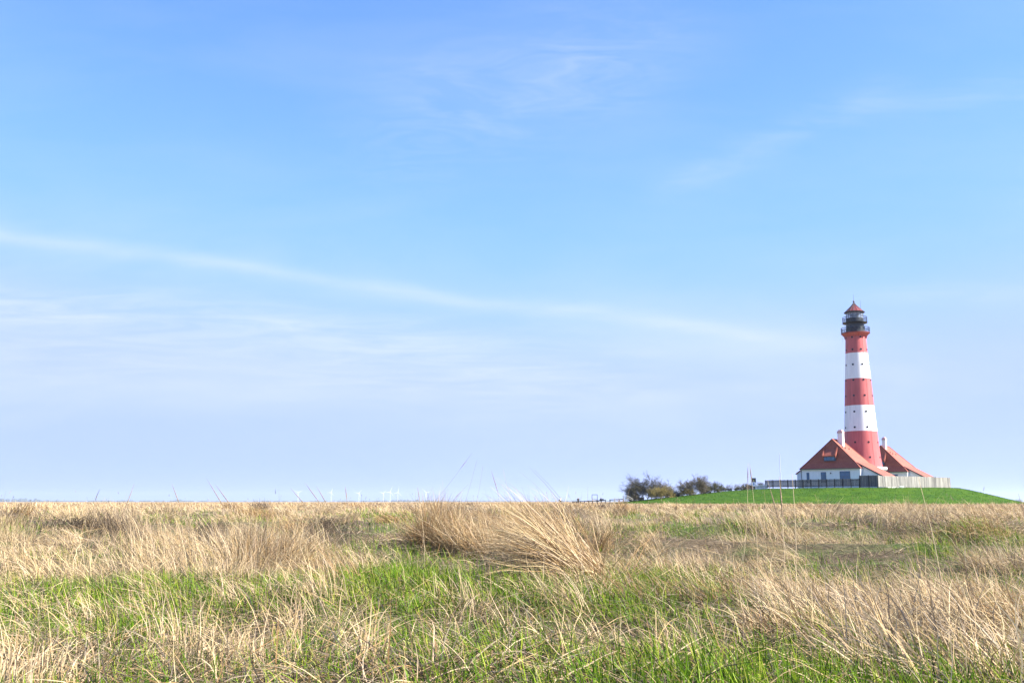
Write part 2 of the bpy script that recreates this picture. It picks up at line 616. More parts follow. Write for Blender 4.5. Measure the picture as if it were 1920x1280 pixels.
def build_lighthouse():
    gz = mz(TX, TY) - 0.1
    lh = thing('lighthouse', 'tall red and white banded lighthouse with dark lantern room and red cone roof', 'lighthouse', (TX, TY, gz))
    Z = lambda py: tz(py) - gz
    # plinth: white octagonal base house with a cornice
    zt = Z(876)
    pl = MB()
    pl.lathe([(5.15, 0), (5.15, zt - 0.75)], 8, phase=R(22.5 - 18))
    pl.build('plinth', M['plaster'], lh)
    co = MB(); co.lathe([(5.2, zt - 0.75), (5.55, zt - 0.6), (5.62, zt - 0.15), (5.4, zt), (4.0, zt + 0.05)], 8, phase=R(22.5 - 18))
    bevel(co.build('plinth_cornice', M['white_paint'], lh), 0.03)
    # tapering iron tower with five painted bands
    pts = [(876, 4.28), (858, 4.02), (835, 3.78), (809, 3.55), (785, 3.36), (761, 3.18), (735, 3.0), (711, 2.83), (688, 2.64), (663, 2.44), (645, 2.33), (630, 2.24)]
    bounds = [876, 809, 761, 711, 663, 630]
    cols = [0, 1, 0, 1, 0]
    prof, mats = [], []
    for i, (py, r) in enumerate(pts):
        prof.append((r, Z(py)))
        if i < len(pts) - 1:
            mid = (py + pts[i + 1][0]) / 2
            k = [j for j in range(5) if bounds[j] >= mid > bounds[j + 1]][0]
            mats.append(cols[k])
    tb = MB(); tb.lathe(prof, 72, mats, cap=False)
    body = tb.build('tower', [M['red_paint'], M['white_paint']], lh, smooth=True)
    # raised flange rings at the plate joints
    for py in (858, 830, 802, 773, 743, 714, 685, 657):
        pass
    zz = [Z(p[0]) for p in pts]; rrr = [p[1] for p in pts]
    # portholes: one prototype, copied round each storey
    pm = MB()
    n = 14
    ring = lambda r, y: [(r * math.cos(2 * math.pi * k / n), y, r * math.sin(2 * math.pi * k / n)) for k in range(n)]
    a, b_, c, d = ring(0.23, 0.0), ring(0.23, -0.07), ring(0.18, -0.07), ring(0.18, -0.03)
    fs = []
    for q in range(3):
        for k in range(n):
            fs.append((q * n + k, q * n + (k + 1) % n, (q + 1) * n + (k + 1) % n, (q + 1) * n + k))
    pm.add(a + b_ + c + d, fs)
    gm = MB(); gm.face(ring(0.19, -0.045)[::-1])
    proto = None
    face0 = math.atan2(-TX, TY)            # heading of the side that faces the viewer
    for row, py in enumerate((858, 830, 802, 773, 743, 714, 685, 657, 634)):
        z = Z(py); r = float(np.interp(z, zz, rrr))
        for k in range(8):
            a_ = face0 + R(2.5 - 22.5 + 45 * k)
            # unit normal of the porthole: local -Y turned by a_
            px_, py_ = math.sin(a_) , -math.cos(a_)
            if proto is None:
                proto = pm.build('porthole', M['dark_iron'], lh)
                gm.build('pane', M['dark_glass'], proto)
                o = proto
            else:
                o = copy_tree(proto, lh)
            o.location = (px_ * (r - 0.02), py_ * (r - 0.02), z)
            o.rotation_euler = (0, 0, a_)
    # lightning cable down the sunny side
    cb = MB()
    ca = face0 + R(38)
    cb.tube([(math.sin(ca) * (r + 0.05), -math.cos(ca) * (r + 0.05), z) for r, z in zip(rrr, zz)], 0.018, 4)
    cb.build('lightning_cable', M['red_roof_metal'], lh)
    # corbel under the lower gallery
    g1 = Z(625)
    cbm = MB(); cbm.lathe([(2.24, Z(632)), (2.5, Z(629.5)), (2.95, Z(627)), (3.02, g1 - 0.12)], 48, cap=False)
    cbm.build('corbel', M['red_paint'], lh, smooth=True)
    br = MB(); br.tube([(2.3, 0, Z(636)), (2.55, 0, Z(630)), (3.0, 0, g1 - 0.15)], 0.07, 4)
    b0 = br.build('gallery_bracket', M['red_paint'], lh)
    for k in range(1, 16):
        o = copy_tree(b0, lh); o.rotation_euler = (0, 0, 2 * math.pi * k / 16)
    dk = MB(); dk.lathe([(2.1, g1 - 0.12), (3.18, g1 - 0.12), (3.18, g1 + 0.06), (1.9, g1 + 0.06)], 48, cap=False)
    dk.build('gallery_deck', M['red_roof_metal'], lh)

    def railing(r, z0, h, npost, bars):
        m = MB()
        for k in range(npost):
            an = 2 * math.pi * k / npost
            m.tube([(r * math.cos(an), r * math.sin(an), z0), (r * math.cos(an), r * math.sin(an), z0 + h)], 0.04, 4)
        for q in range(bars):
            zq = z0 + h * (q + 1) / bars
            N = 48
            m.tube([(r * math.cos(2 * math.pi * k / N), r * math.sin(2 * math.pi * k / N), zq) for k in range(N + 1)], 0.035 if q < bars - 1 else 0.055, 4, caps=False)
        for k in range(npost * 4):
            an = 2 * math.pi * k / (npost * 4)
            m.tube([(r * math.cos(an), r * math.sin(an), z0), (r * math.cos(an), r * math.sin(an), z0 + h)], 0.014, 3)
        return m.build('railing', M['dark_iron'], lh)
    railing(3.12, g1 + 0.06, 1.15, 16, 3)
    # service room
    g2 = Z(605.5)
    sr = MB(); sr.lathe([(2.05, g1 + 0.06), (2.05, g1 + 1.55), (1.98, g1 + 1.6), (1.98, g2 - 0.25), (2.2, g2 - 0.1)], 40, cap=False)
    sr.build('service_room', M['grey_iron'], lh, smooth=False)
    wd = MB(); wd.box(-0.42, 0.42, -2.075, -1.9, g1 + 0.9, g1 + 1.45)
    w0 = wd.build('service_room_window', M['dark_glass'], lh)
    w0.rotation_euler = (0, 0, face0 + R(22))
    for k in range(1, 8):
        o = copy_tree(w0, lh); o.rotation_euler = (0, 0, face0 + R(22 + 45 * k))
    dk2 = MB(); dk2.lathe([(1.95, g2 - 0.25), (2.72, g2 - 0.12), (2.76, g2 + 0.06), (1.7, g2 + 0.06)], 48, cap=False)
    dk2.build('upper_gallery_deck', M['dark_iron'], lh)
    railing(2.68, g2 + 0.06, 1.2, 14, 3)
    # lantern room: dark parapet, glazing, bars
    ze = Z(586.5)
    par = MB(); par.lathe([(1.94, g2 + 0.06), (1.94, g2 + 0.95), (1.86, g2 + 1.0)], 40, cap=False)
    par.build('lantern_parapet', M['grey_iron'], lh)
    core = MB(); core.lathe([(0.85, g2 + 0.1), (1.0, g2 + 0.9), (1.0, ze - 0.2), (0.5, ze - 0.1)], 24)
    core.build('lens', simple('lens_glass', (0.16, 0.22, 0.30), 0.15, 0.4, 2.0, 0.3, spec=0.7), lh, smooth=True)
    gl = MB(); gl.lathe([(1.86, g2 + 1.0), (1.86, ze)], 40, cap=False)

    def glassm(t, p):
        p.inputs['Base Color'].default_value = (0.75, 0.85, 0.95, 1)
        p.inputs['Roughness'].default_value = 0.03
        p.inputs['Alpha'].default_value = 0.30
        p.inputs['Specular IOR Level'].default_value = 0.8
    gl.build('lantern_glass', material('lantern_glass', glassm), lh)
    br2 = MB()
    for k in range(12):
        an = 2 * math.pi * k / 12
        br2.tube([(1.89 * math.cos(an), 1.89 * math.sin(an), g2 + 0.95), (1.89 * math.cos(an), 1.89 * math.sin(an), ze + 0.05)], 0.055, 4)
    for zq in ((g2 + 1.0 + ze) / 2,):
        br2.tube([(1.89 * math.cos(2 * math.pi * k / 36), 1.89 * math.sin(2 * math.pi * k / 36), zq) for k in range(37)], 0.04, 4, caps=False)
    br2.build('glazing_bar', M['grey_iron'], lh)
    # cone roof with seams and gutter
    zp = Z(568)
    ef = MB(); ef.lathe([(1.8, ze - 0.12), (2.28, ze - 0.02), (2.32, ze + 0.14), (2.1, ze + 0.2)], 48, cap=False)
    ef.build('eaves_gutter', M['dark_iron'], lh)
    rf = MB(); rf.lathe([(2.12, ze + 0.2), (1.35, ze + 0.95), (0.62, ze + 1.65), (0.14, zp - 0.05)], 16, cap=False)
    rf.build('cone_roof', M['red_roof_metal'], lh)
    sm = MB()
    for k in range(16):
        an = 2 * math.pi * k / 16
        sm.tube([(2.13 * math.cos(an), 2.13 * math.sin(an), ze + 0.2), (0.63 * math.cos(an), 0.63 * math.sin(an), ze + 1.68), (0.15 * math.cos(an), 0.15 * math.sin(an), zp)], 0.035, 4)
    sm.build('roof_seam', M['lead'], lh)
    fn = MB(); fn.lathe([(0.14, zp - 0.08), (0.12, zp + 0.1), (0.24, zp + 0.22), (0.24, zp + 0.38), (0.1, zp + 0.55), (0.03, zp + 0.62)], 14)
    fn.build('finial', M['lead'], lh, smooth=True)
    rd = MB(); rd.tube([(0, 0, zp + 0.6), (0, 0, Z(552))], [0.035, 0.02], 5)
    rd.build('lightning_rod', M['lead'], lh)
    an_ = MB(); ax = 1.45
    an_.tube([(ax, -0.2, ze + 0.7), (ax, -0.2, Z(563))], [0.035, 0.02], 5)
    an_.build('antenna', M['lead'], lh)
    for s in (-1, 1):
        rp = MB()
        rp.tube([(s * 3.05, 0, g1), (s * 3.02, 0, g1 - 2.6)], 0.012, 3)
        rp.build('hanging_rope', M['lead'], lh)


build_lighthouse()


# ------------------------------------------------------------------ keepers' houses
def build_house(name_label, loc, rz, chim=(0.55, 3.6, 1.1, 8.6)):
    h = thing('keepers_house', name_label, 'house', loc, rz)
    L = 9.4
    W = 6.5
    ov = 0.06
    wl = MB()
    wl.box(-W, W, 0, L, 0, 4.25)
    wl.build('wall', M['plaster'], h)
    # side wings under the catslide roofs
    rw = MB()
    x0, x1, y0, y1 = W, 11.7, 1.2, L - 0.9
    zt = lambda x: 5.25 - (x - 5.4) * 0.54
    rw.hexa([(x0, y0, 0), (x1, y0, 0), (x1, y1, 0), (x0, y1, 0)], [(x0, y0, zt(x0)), (x1, y0, zt(x1)), (x1, y1, zt(x1)), (x0, y1, zt(x0))])
    rw.build('wing_wall', M['plaster'], h)
    lw = MB()
    zl = lambda x: 5.2 - (-x - 5.4) * 0.66
    x0, x1, y0, y1 = -W, -8.45, 2.2, L - 0.9
    lw.hexa([(x1, y0, 0), (x0, y0, 0), (x0, y1, 0), (x1, y1, 0)], [(x1, y0, zl(x1)), (x0, y0, zl(x0)), (x0, y1, zl(x0)), (x1, y1, zl(x1))])
    lw.build('wing_wall', M['plaster'], h)
    # hipped roof with a slight kick at the eaves
    zr, zk, ze = 10.5, 5.4, 4.1
    rA, rB = (0, 1.85, zr), (0, L - 1.85, zr)
    k = [(-5.4, 0.38, zk), (5.4, 0.38, zk), (5.4, L - 0.38, zk), (-5.4, L - 0.38, zk)]
    e = [(-W - 0.2, -0.35, ze), (W + 0.2, -0.35, ze), (W + 0.2, L + 0.35, ze), (-W - 0.2, L + 0.35, ze)]
    rf = MB()
    vs = [rA, rB] + k + e
    fs = [(0, 2, 3), (0, 3, 4, 1), (1, 4, 5), (1, 5, 2, 0),
          (2, 6, 7, 3), (3, 7, 8, 4), (4, 8, 9, 5), (5, 9, 6, 2)]
    rf.add(vs, fs)
    # soffit
    rf.face([e[0], e[3], e[2], e[1]])
    roof = rf.build('roof', M['roof_tile'], h)
    # ridge and hip tiles
    rg = MB()
    for a, b, c in ((rA, k[0], e[0]), (rA, k[1], e[1]), (rB, k[2], e[2]), (rB, k[3], e[3])):
        rg.tube([a, b, c], 0.13, 6)
    rg.tube([rA, rB], 0.15, 6)
    rg.build('ridge_tiles', M['roof_tile'], roof)
    # right wing roof
    wr = MB()
    zr_ = lambda x: 5.46 - (x - 5.4) * 0.54
    xa, xb, ya, yb = 5.4, 12.25, 0.95, L - 0.65
    wr.hexa([(xa, ya, zr_(xa) - 0.2), (xb, ya, zr_(xb) - 0.2), (xb, yb, zr_(xb) - 0.2), (xa, yb, zr_(xa) - 0.2)],
            [(xa, ya, zr_(xa)), (xb, ya, zr_(xb)), (xb, yb, zr_(xb)), (xa, yb, zr_(xa))])
    wr.build('wing_roof', M['roof_tile'], h)
    vb = MB()
    vb.hexa([(xa, ya - 0.06, zr_(xa) - 0.3), (xb, ya - 0.06, zr_(xb) - 0.3), (xb, ya - 0.003, zr_(xb) - 0.3), (xa, ya - 0.003, zr_(xa) - 0.3)],
            [(xa, ya - 0.06, zr_(xa) + 0.02), (xb, ya - 0.06, zr_(xb) + 0.02), (xb, ya - 0.003, zr_(xb) + 0.02), (xa, ya - 0.003, zr_(xa) + 0.02)])
    vb.build('verge_board', M['lead'], h)
    wl2 = MB()
    zq = lambda x: 5.42 - (-x - 5.4) * 0.66
    xa, xb, ya, yb = -5.4, -8.7, 1.95, L - 0.65
    wl2.hexa([(xb, ya, zq(xb) - 0.2), (xa, ya, zq(xa) - 0.2), (xa, yb, zq(xa) - 0.2), (xb, yb, zq(xb) - 0.2)],
             [(xb, ya, zq(xb)), (xa, ya, zq(xa)), (xa, yb, zq(xa)), (xb, yb, zq(xb))])
    wl2.build('wing_roof', M['roof_tile'], h)
    # gutter along the front eave and a downpipe
    gt = MB()
    gt.tube([(-W - 0.2, -0.44, ze - 0.02), (W + 0.2, -0.44, ze - 0.02)], 0.09, 6)
    gt.tube([(-W + 0.05, -0.07, 0.1), (-W + 0.05, -0.07, ze - 0.2), (-W + 0.05, -0.42, ze - 0.05)], 0.06, 6)
    gt.build('gutter', M['lead'], h)
    # chimney, standing on the sunny slope next to the ridge
    cu, cv, cw, cz = chim
    ch = MB(); ch.box(cu, cu + cw, cv, cv + cw, cz, 11.9)
    c = bevel(ch.build('chimney', M['white_paint'], roof), 0.03)
    ch2 = MB(); ch2.box(cu - .1, cu + cw + .1, cv - .1, cv + cw + .1, 11.9, 12.05)
    ch2.hexa([(cu - .1, cv - .1, 12.05), (cu + cw + .1, cv - .1, 12.05), (cu + cw + .1, cv + cw + .1, 12.05), (cu - .1, cv + cw + .1, 12.05)],
             [(cu + .2, cv + .2, 12.6), (cu + cw - .2, cv + .2, 12.6), (cu + cw - .2, cv + cw - .2, 12.6), (cu + .2, cv + cw - .2, 12.6)])
    bevel(ch2.build('chimney_cap', M['chimney_cap'], roof), 0.04)
    # small roof vents
    for (vx, vy) in ((1.9, 2.6), (2.2, 3.5), (2.3, 5.4)):
        zv = zr - vx * (zr - zk) / 5.4
        v = MB(); v.tube([(vx, vy, zv - 0.1), (vx + 0.05, vy, zv + 0.32)], 0.11, 8)
        v.build('roof_vent', M['lead'], roof)
    # dormer on the hip
    hv = lambda z: 0.38 + (z - zk) * (1.85 - 0.38) / (zr - zk)
    dm = MB(); dm.hexa([(-1.35, 0.12, 5.75), (1.15, 0.12, 5.75), (1.15, 0.9, 5.75), (-1.35, 0.9, 5.75)],
                       [(-1.35, 0.10, 6.75), (1.15, 0.10, 6.75), (1.15, 1.0, 6.95), (-1.35, 1.0, 6.95)])
    dor = dm.build('dormer', M['window_frame'], roof)
    dr = MB(); dr.hexa([(-1.4, -0.12, 6.68), (1.2, -0.12, 6.68), (1.2, 1.25, 8.15), (-1.4, 1.25, 8.15)],
                       [(-1.4, -0.15, 6.84), (1.2, -0.15, 6.84), (1.2, 1.18, 8.31), (-1.4, 1.18, 8.31)])
    dr.build('dormer_roof', M['roof_tile'], dor)
    for xs in (-1.62, 1.2):
        ck = MB(); ck.hexa([(xs, -0.2, 6.4), (xs + 0.24, -0.2, 6.4), (xs + 0.24, 1.5, 8.6), (xs, 1.5, 8.6)],
                           [(xs, -0.25, 6.98), (xs + 0.24, -0.25, 6.98), (xs + 0.24, 1.35, 8.95), (xs, 1.35, 8.95)])
        ck.build('dormer_cheek', M['roof_tile'], dor)
    pn = MB()
    for i in range(4):
        xa = -1.2 + i * 0.56
        pn.box(xa, xa + 0.5, 0.06, 0.115, 5.92, 6.6)
    pn.build('dormer_pane', M['window_blue'], dor)
    # front windows
    for (u, w_, z0, z1, nv) in ((-5.0, 0.6, 1.1, 3.35, 1), (-1.5, 1.15, 1.1, 3.4, 2), (3.2, 2.25, 0.4, 3.5, 3)):
        fr = MB()
        t_ = 0.09
        fr.box(u - w_ / 2, u - w_ / 2 + t_, -0.05, 0.02, z0, z1)
        fr.box(u + w_ / 2 - t_, u + w_ / 2, -0.05, 0.02, z0, z1)
        fr.box(u - w_ / 2 + t_, u + w_ / 2 - t_, -0.05, 0.02, z0, z0 + t_)
        fr.box(u - w_ / 2 + t_, u + w_ / 2 - t_, -0.05, 0.02, z1 - t_, z1)
        zc = z0 + (z1 - z0) * 0.68
        fr.box(u - w_ / 2 + t_, u + w_ / 2 - t_, -0.045, 0.02, zc, zc + 0.07)
        for i in range(1, nv):
            xm = u - w_ / 2 + w_ * i / nv
            fr.box(xm - 0.035, xm + 0.035, -0.048, 0.02, z0 + t_, zc - 0.002)
        f = fr.build('window', M['window_frame'], h)
        p_ = MB(); p_.box(u - w_ / 2 + 0.04, u + w_ / 2 - 0.04, -0.02, 0.01, z0 + 0.04, z1 - 0.04)
        p_.build('pane', M['window_blue'], f)
    lp = MB(); lp.lathe([(0.05, -0.14), (0.13, -0.1), (0.13, 0.1), (0.05, 0.16)], 10)
    lp.build('wall_lamp', M['lead'], h, loc=(0.15, -0.16, 3.15))
    return h


HZ = -R(39)
hv_ = Vector((math.sin(R(39)), math.cos(R(39)), 0))
pL = Vector((69.4, 221, 0)) - hv_ * 1.85
pR = Vector((89.3, 247, 0)) - hv_ * 1.85
build_house("white keepers' house with hipped red roof and dormer in front of the lighthouse", (pL.x, pL.y, 3.5), HZ)
build_house("white keepers' house with red tile roof half hidden behind the lighthouse tower", (pR.x, pR.y, 3.5), HZ, (0.1, 2.5, 0.85, 9.0))


# ------------------------------------------------------------------ fences on the mound
def board_fence(name, label, A, B, h, wood, post_wood, board=0.15, gap=0.02, lift=0.12, post_every=1.9, jitter=0.02, posts_front=True, group=None, rails=True):
    A, B = Vector(A), Vector(B)
    d = (B - A); n = d.length; d.normalize()
    base = A.copy(); base.z = 0
    root = thing(name, label, 'fence', (A.x, A.y, mz(A.x, A.y)), 0, group)
    rz = math.atan2(d.y, d.x)
    root.rotation_euler = (0, 0, rz)
    z0 = mz(A.x, A.y)
    zat = lambda s: mz(A.x + d.x * s, A.y + d.y * s) - z0
    pb = MB(); s = 0.0
    while s < n:
        w = board * random.uniform(0.85, 1.1)
        hh = h + random.uniform(-jitter, jitter)
        zz = zat(s)
        q = random.uniform(-0.004, 0.004)
        pb.mi = random.choice((0, 0, 1, 2))
        pb.box(s, min(s + w, n), -0.012 + q, 0.012 + q, zz + lift + random.uniform(-.02, .02), zz + hh)
        s += w + gap
    pb.build('boards', [wood, M[wood.name + ('_grey' if wood.name == 'pale_wood' else '_dark')], M[wood.name + '_light']], root)
    if rails:
        rl = MB()
        for f in (0.25, 0.8):
            step = 2.0; s = 0
            while s < n - 0.05:
                e = min(s + step, n)
                za, zb = zat(s) + h * f, zat(e) + h * f
                rl.hexa([(s, 0.018, za), (e, 0.018, zb), (e, 0.08, zb), (s, 0.08, za)], [(s, 0.018, za + 0.1), (e, 0.018, zb + 0.1), (e, 0.08, zb + 0.1), (s, 0.08, za + 0.1)])
                s = e
        rl.build('rails', wood, root)
    first = None
    k = int(n / post_every)
    y0, y1 = (-0.15, -0.02) if posts_front else (0.085, 0.2)
    for i in range(k + 1):
        s = n * i / max(k, 1)
        if first is None:
            pm = MB(); pm.box(-0.075, 0.075, y0, y1, -0.3, h + 0.04)
            first = bevel(pm.build('post', post_wood, root), 0.012)
            o = first
        else:
            o = first.copy(); COL.objects.link(o); o.parent = root
        o.location = (s, 0, zat(s))
    return root


def onground(px, Y):
    x, y, z = ray(px, 914)
    return (x * Y / y, Y, 0)


fA = onground(1436, 221); fB = onground(1612, 206.5); fC = onground(1647, 203.6); fD = onground(1783, 221)
board_fence('wooden_fence', 'long low dark slatted wooden fence running along the crest in front of the left house', fA, fB, 1.85, M['slat_wood'], M['dark_wood'], 0.09, 0.028, 0.34, 1.75)
board_fence('wooden_fence', 'short taller dark board fence panel meeting the pale fence at the corner', (fB[0] + .1, fB[1] - .08, 0), fC, 2.45, M['slat_wood'], M['dark_wood'], 0.13, 0.012, 0.2, 1.9)
board_fence('wooden_fence', 'tall pale weathered board fence on the sunny right of the mound', fC, fD, 2.4, M['pale_wood'], M['pale_wood'], 0.2, 0.03, 0.15, 3.2, 0.06, posts_front=False)

# white block at the foot of the pale fence
b_ = onground(1690, 206.5)
bm_ = MB(); bm_.box(-0.48, 0.48, -0.25, 0.25, -0.1, 0.42)
o = bevel(bm_.build('stone_block', M['stone'], None, loc=(b_[0], b_[1], mz(b_[0], b_[1]))), 0.05)
tag(o, 'pale rectangular stone block lying at the foot of the pale fence', 'stone block')

# low dark shed roof showing over the end of the pale fence
s_ = onground(1752, 226)
sh = thing('garden_shed', 'low dark flat roof peeking over the right end of the pale fence', 'shed', (s_[0], s_[1], mz(s_[0], s_[1])), R(12))
m_ = MB(); m_.box(-0.9, 0.9, -0.9, 0.9, 0, 2.25); m_.build('wall', M['pale_wood'], sh)
m_ = MB(); m_.hexa([(-1.5, -1.1, 2.25), (1.3, -1.1, 2.25), (1.3, 1.1, 2.25), (-1.5, 1.1, 2.25)], [(-0.9, -0.8, 2.52), (0.9, -0.8, 2.42), (0.9, 0.8, 2.42), (-0.9, 0.8, 2.52)])
m_.build('roof', M['dark_wood'], sh)

# flagpole behind the dark fence
f_ = onground(1464.5, 228)
zf = mz(f_[0], f_[1])
fp = thing('flagpole', 'thin white bare flagpole rising behind the dark fence', 'flagpole', (f_[0], f_[1], zf))
m_ = MB(); ztop = at(1464, 851, 228).z - zf
m_.tube([(0, 0, 0), (0, 0, 2.0), (0, 0, ztop)], [0.09, 0.075, 0.04], 8); m_.build('pole', M['pale_metal'], fp)
m_ = MB(); m_.lathe([(0.05, 0), (0.09, 0.05), (0.09, 0.12), (0.02, 0.18)], 8); m_.build('ball', M['pale_metal'], fp, loc=(0, 0, ztop))
m_ = MB(); m_.tube([(-0.1, 0, 0.9), (-0.06, 0, ztop - .1)], 0.012, 3); m_.build('halyard', M['lead'], fp)

# information board beside the white gate
i_ = onground(1413.5, 221.5)
zi = mz(i_[0], i_[1])
ib = thing('information_board', 'dark information board above a white notice, left of the white gate', 'notice board', (i_[0], i_[1], zi), R(-12))
for s in (-0.42, 0.42):
    m_ = MB(); m_.box(s - 0.05, s + 0.05, -0.05, 0.05, -0.2, 2.5); m_.build('post', M['dark_wood'], ib)
m_ = MB(); m_.box(-0.5, 0.5, -0.09, -0.053, 1.62, 2.48); m_.build('board', M['sign_dark'], ib)
m_ = MB(); m_.box(-0.55, 0.55, -0.12, 0.08, 2.485, 2.56); m_.build('board_cap', M['sign_white'], ib)
m_ = MB(); m_.box(-0.06, 0.1, -0.098, -0.092, 1.78, 2.22); m_.build('board_picture', M['sign_yellow'], ib)
m_ = MB(); m_.box(-0.44, 0.44, -0.085, -0.053, 0.88, 1.58); nb = m_.build('notice', M['sign_white'], ib)
m_ = MB(); m_.box(-0.14, 0.12, -0.091, -0.087, 1.05, 1.45); m_.build('notice_picture', M['sign_blue'], nb)

# white picket gate
gA = onground(1417.5, 221.3)
zg = mz(gA[0], gA[1])
wg = thing('picket_gate', 'low white picket gate between the notice board and the dark fence', 'gate', (gA[0], gA[1], zg), R(-14))
m_ = MB()
for k in range(13):
    m_.box(0.08 + k * 0.155, 0.16 + k * 0.155, -0.02, 0.0, 0.06, 0.95)
m_.build('pickets', M['white_paint'], wg)
m_ = MB(); m_.box(0.0, 2.1, 0.003, 0.05, 0.2, 0.3); m_.box(0.0, 2.1, 0.003, 0.05, 0.88, 0.98); m_.build('rails', M['white_paint'], wg)
for s in (-0.08, 2.14):
    m_ = MB(); m_.box(s - 0.06, s + 0.06, -0.06, 0.06, -0.2, 1.1); m_.build('post', M['white_paint'], wg)


# ------------------------------------------------------------------ bare trees and bushes
def grow(wood, twig, p, d, length, rad, depth, wind, rnd, maxd, spread, ups, kids, twig_mul=1.0):
    nseg = 4 if depth < 2 else 3
    pts = [Vector(p)]; rads = [rad]
    dd = Vector(d).normalized()
    for i in range(nseg):
        j = Vector((rnd.gauss(0, 1), rnd.gauss(0, 1), rnd.gauss(0, 1))) * 0.16
        dd = (dd + j + wind * 0.10 * (1 + depth * 0.4) + Vector((0, 0, ups)) * 0.07).normalized()
        pts.append(pts[-1] + dd * (length / nseg))
        rads.append(rad * (1 - 0.6 * (i + 1) / nseg))
    (wood if depth < 2 else twig).tube(pts, rads, 5 if depth < 1 else 3, caps=False)
    if depth >= maxd:
        return
    nk = kids[min(depth, len(kids) - 1)]
    for k in range(nk):
        t = rnd.uniform(0.12, 1.0)
        i = min(int(t * nseg), nseg - 1)
        f = t * nseg - i
        q = pts[i].lerp(pts[i + 1], f)
        ax = (pts[i + 1] - pts[i]).normalized()
        o1 = ax.orthogonal().normalized(); o2 = ax.cross(o1)
        a = rnd.uniform(0, 2 * math.pi)
        side = o1 * math.cos(a) + o2 * math.sin(a)
        nd = (ax * (1 - spread) + side * spread).normalized()
        grow(wood, twig, q, nd, length * rnd.uniform(0.5, 0.82), max(rads[i] * 0.55, 0.015 * twig_mul), depth + 1, wind, rnd, maxd, spread, ups, kids, twig_mul)


def bare_tree(label, px, Y, stems, twig_mat, name='bare_tree', cat='tree', group='bare trees and bushes on the left side of the mound', seed=1, dz=0.0):
    rnd = random.Random(seed)
    x, y, _ = onground(px, Y)
    z = mz(x, y) + dz
    t = thing(name, label, cat, (x, y, z), 0, group)
    wood, twig = MB(), MB()
    for (sx, sy, d, ln, rad, wind, maxd, spread, ups, kids) in stems:
        grow(wood, twig, (sx, sy, -0.15), Vector(d), ln, rad, 0, Vector(wind), rnd, maxd, spread, ups, kids)
    wood.build('trunk', M['bark'], t)
    twig.build('branches', twig_mat, t)
    return t


def fan(w, h, n, seed, lean=0.0, depth=3):
    """stems of a bush that fan out from a strip of ground w wide"""
    q = random.Random(seed)
    out = []
    for i in range(n):
        u = (i + .5) / n * 2 - 1
        out.append((u * w * .38, q.uniform(-.5, .5), (u * .75 + lean + q.uniform(-.2, .2), q.uniform(-.3, .3), 1), h * (.62 - .18 * u * u) * q.uniform(.85, 1.15), .035, (lean * .3, 0, 0), depth, .55, .3, (9, 7, 5, 3)))
    return out


# (x offset, y offset, direction, length, radius, wind, levels, spread, upward pull, children per level)
K = (9, 7, 6, 4)
bare_tree('large dark windswept bare tree at the far left end of the tree row', 1207, 230, [
    (-1.4, 0, (-0.85, 0, 1), 2.5, 0.10, (-0.5, 0, 0.1), 4, 0.5, 0.5, (9, 7, 6, 4)),
    (-0.6, 0, (-0.75, 0, 1), 2.8, 0.10, (-0.55, 0, 0.1), 4, 0.5, 0.5, (9, 7, 6, 4)),
    (0.0, .5, (-0.25, 0.1, 1), 3.0, 0.12, (-0.35, 0, 0.15), 4, 0.5, 0.7, (10, 7, 6, 4)),
    (0.8, 0, (0.1, -0.1, 1), 2.9, 0.11, (-0.25, 0, 0.1), 4, 0.5, 0.7, (10, 7, 6, 4)),
    (1.6, .3, (0.35, 0, 1), 2.3, 0.09, (0.1, 0, 0), 4, 0.5, 0.4, (9, 7, 6, 4))], M['twig_dark'], seed=3)
bare_tree('brownish bare tree sloping down behind the yellowish bush', 1234, 233, [
    (-0.6, 0, (-0.2, 0, 1), 2.3, 0.08, (0.1, 0, 0), 4, 0.5, 0.5, K), (0.5, .2, (0.2, 0, 1), 2.0, 0.08, (0.12, 0, 0), 4, 0.5, 0.4, K), (1.5, 0, (0.5, 0, 1), 1.7, 0.07, (0.1, 0, 0), 4, 0.5, 0.3, K)], M['twig_brown'], seed=23)
bare_tree('yellowish catkin covered bush in front of the large dark windswept tree', 1241, 227, fan(4.2, 2.9, 9, 4), M['twig_yellow'], 'bare_bush', 'bush', seed=4)
bare_tree('low dark brown bush at the left foot of the large windswept tree', 1193, 231, fan(3.0, 1.7, 7, 14), M['twig_brown'], 'bare_bush', 'bush', seed=14)
bare_tree('thin open tree with sky showing between its trunks, between two denser bushes', 1266, 234, [
    (-0.5, 0, (-0.25, 0, 1), 2.2, 0.08, (0.05, 0, 0), 3, 0.45, 0.5, (6, 5, 4)), (0.5, 0, (0.2, 0, 1), 1.9, 0.07, (0, 0, 0), 3, 0.45, 0.5, (6, 5, 4)), (1.3, 0, (0.3, 0, 1), 1.7, 0.06, (0, 0, 0), 3, 0.45, 0.5, (6, 5, 4))], M['twig_dark'], seed=5)
bare_tree('broad rounded brown bare tree in the middle of the row', 1302, 228, [
    (-1.0, 0, (-0.6, 0, 1), 2.2, 0.08, (0, 0, 0.05), 4, 0.5, 0.4, K), (0.0, .2, (-0.1, 0, 1), 2.5, 0.09, (0, 0, 0.05), 4, 0.5, 0.5, K),
    (0.8, -.2, (0.3, 0, 1), 2.4, 0.09, (0.05, 0, 0.05), 4, 0.5, 0.5, K), (1.2, .2, (0.75, 0, 1), 2.1, 0.08, (0, 0, 0.05), 4, 0.5, 0.4, K)], M['twig_brown'], seed=6)
bare_tree('small yellow green bush tucked against the broad rounded bare tree', 1290, 226, fan(2.6, 2.0, 7, 15), M['twig_yellow'], 'bare_bush', 'bush', seed=15)
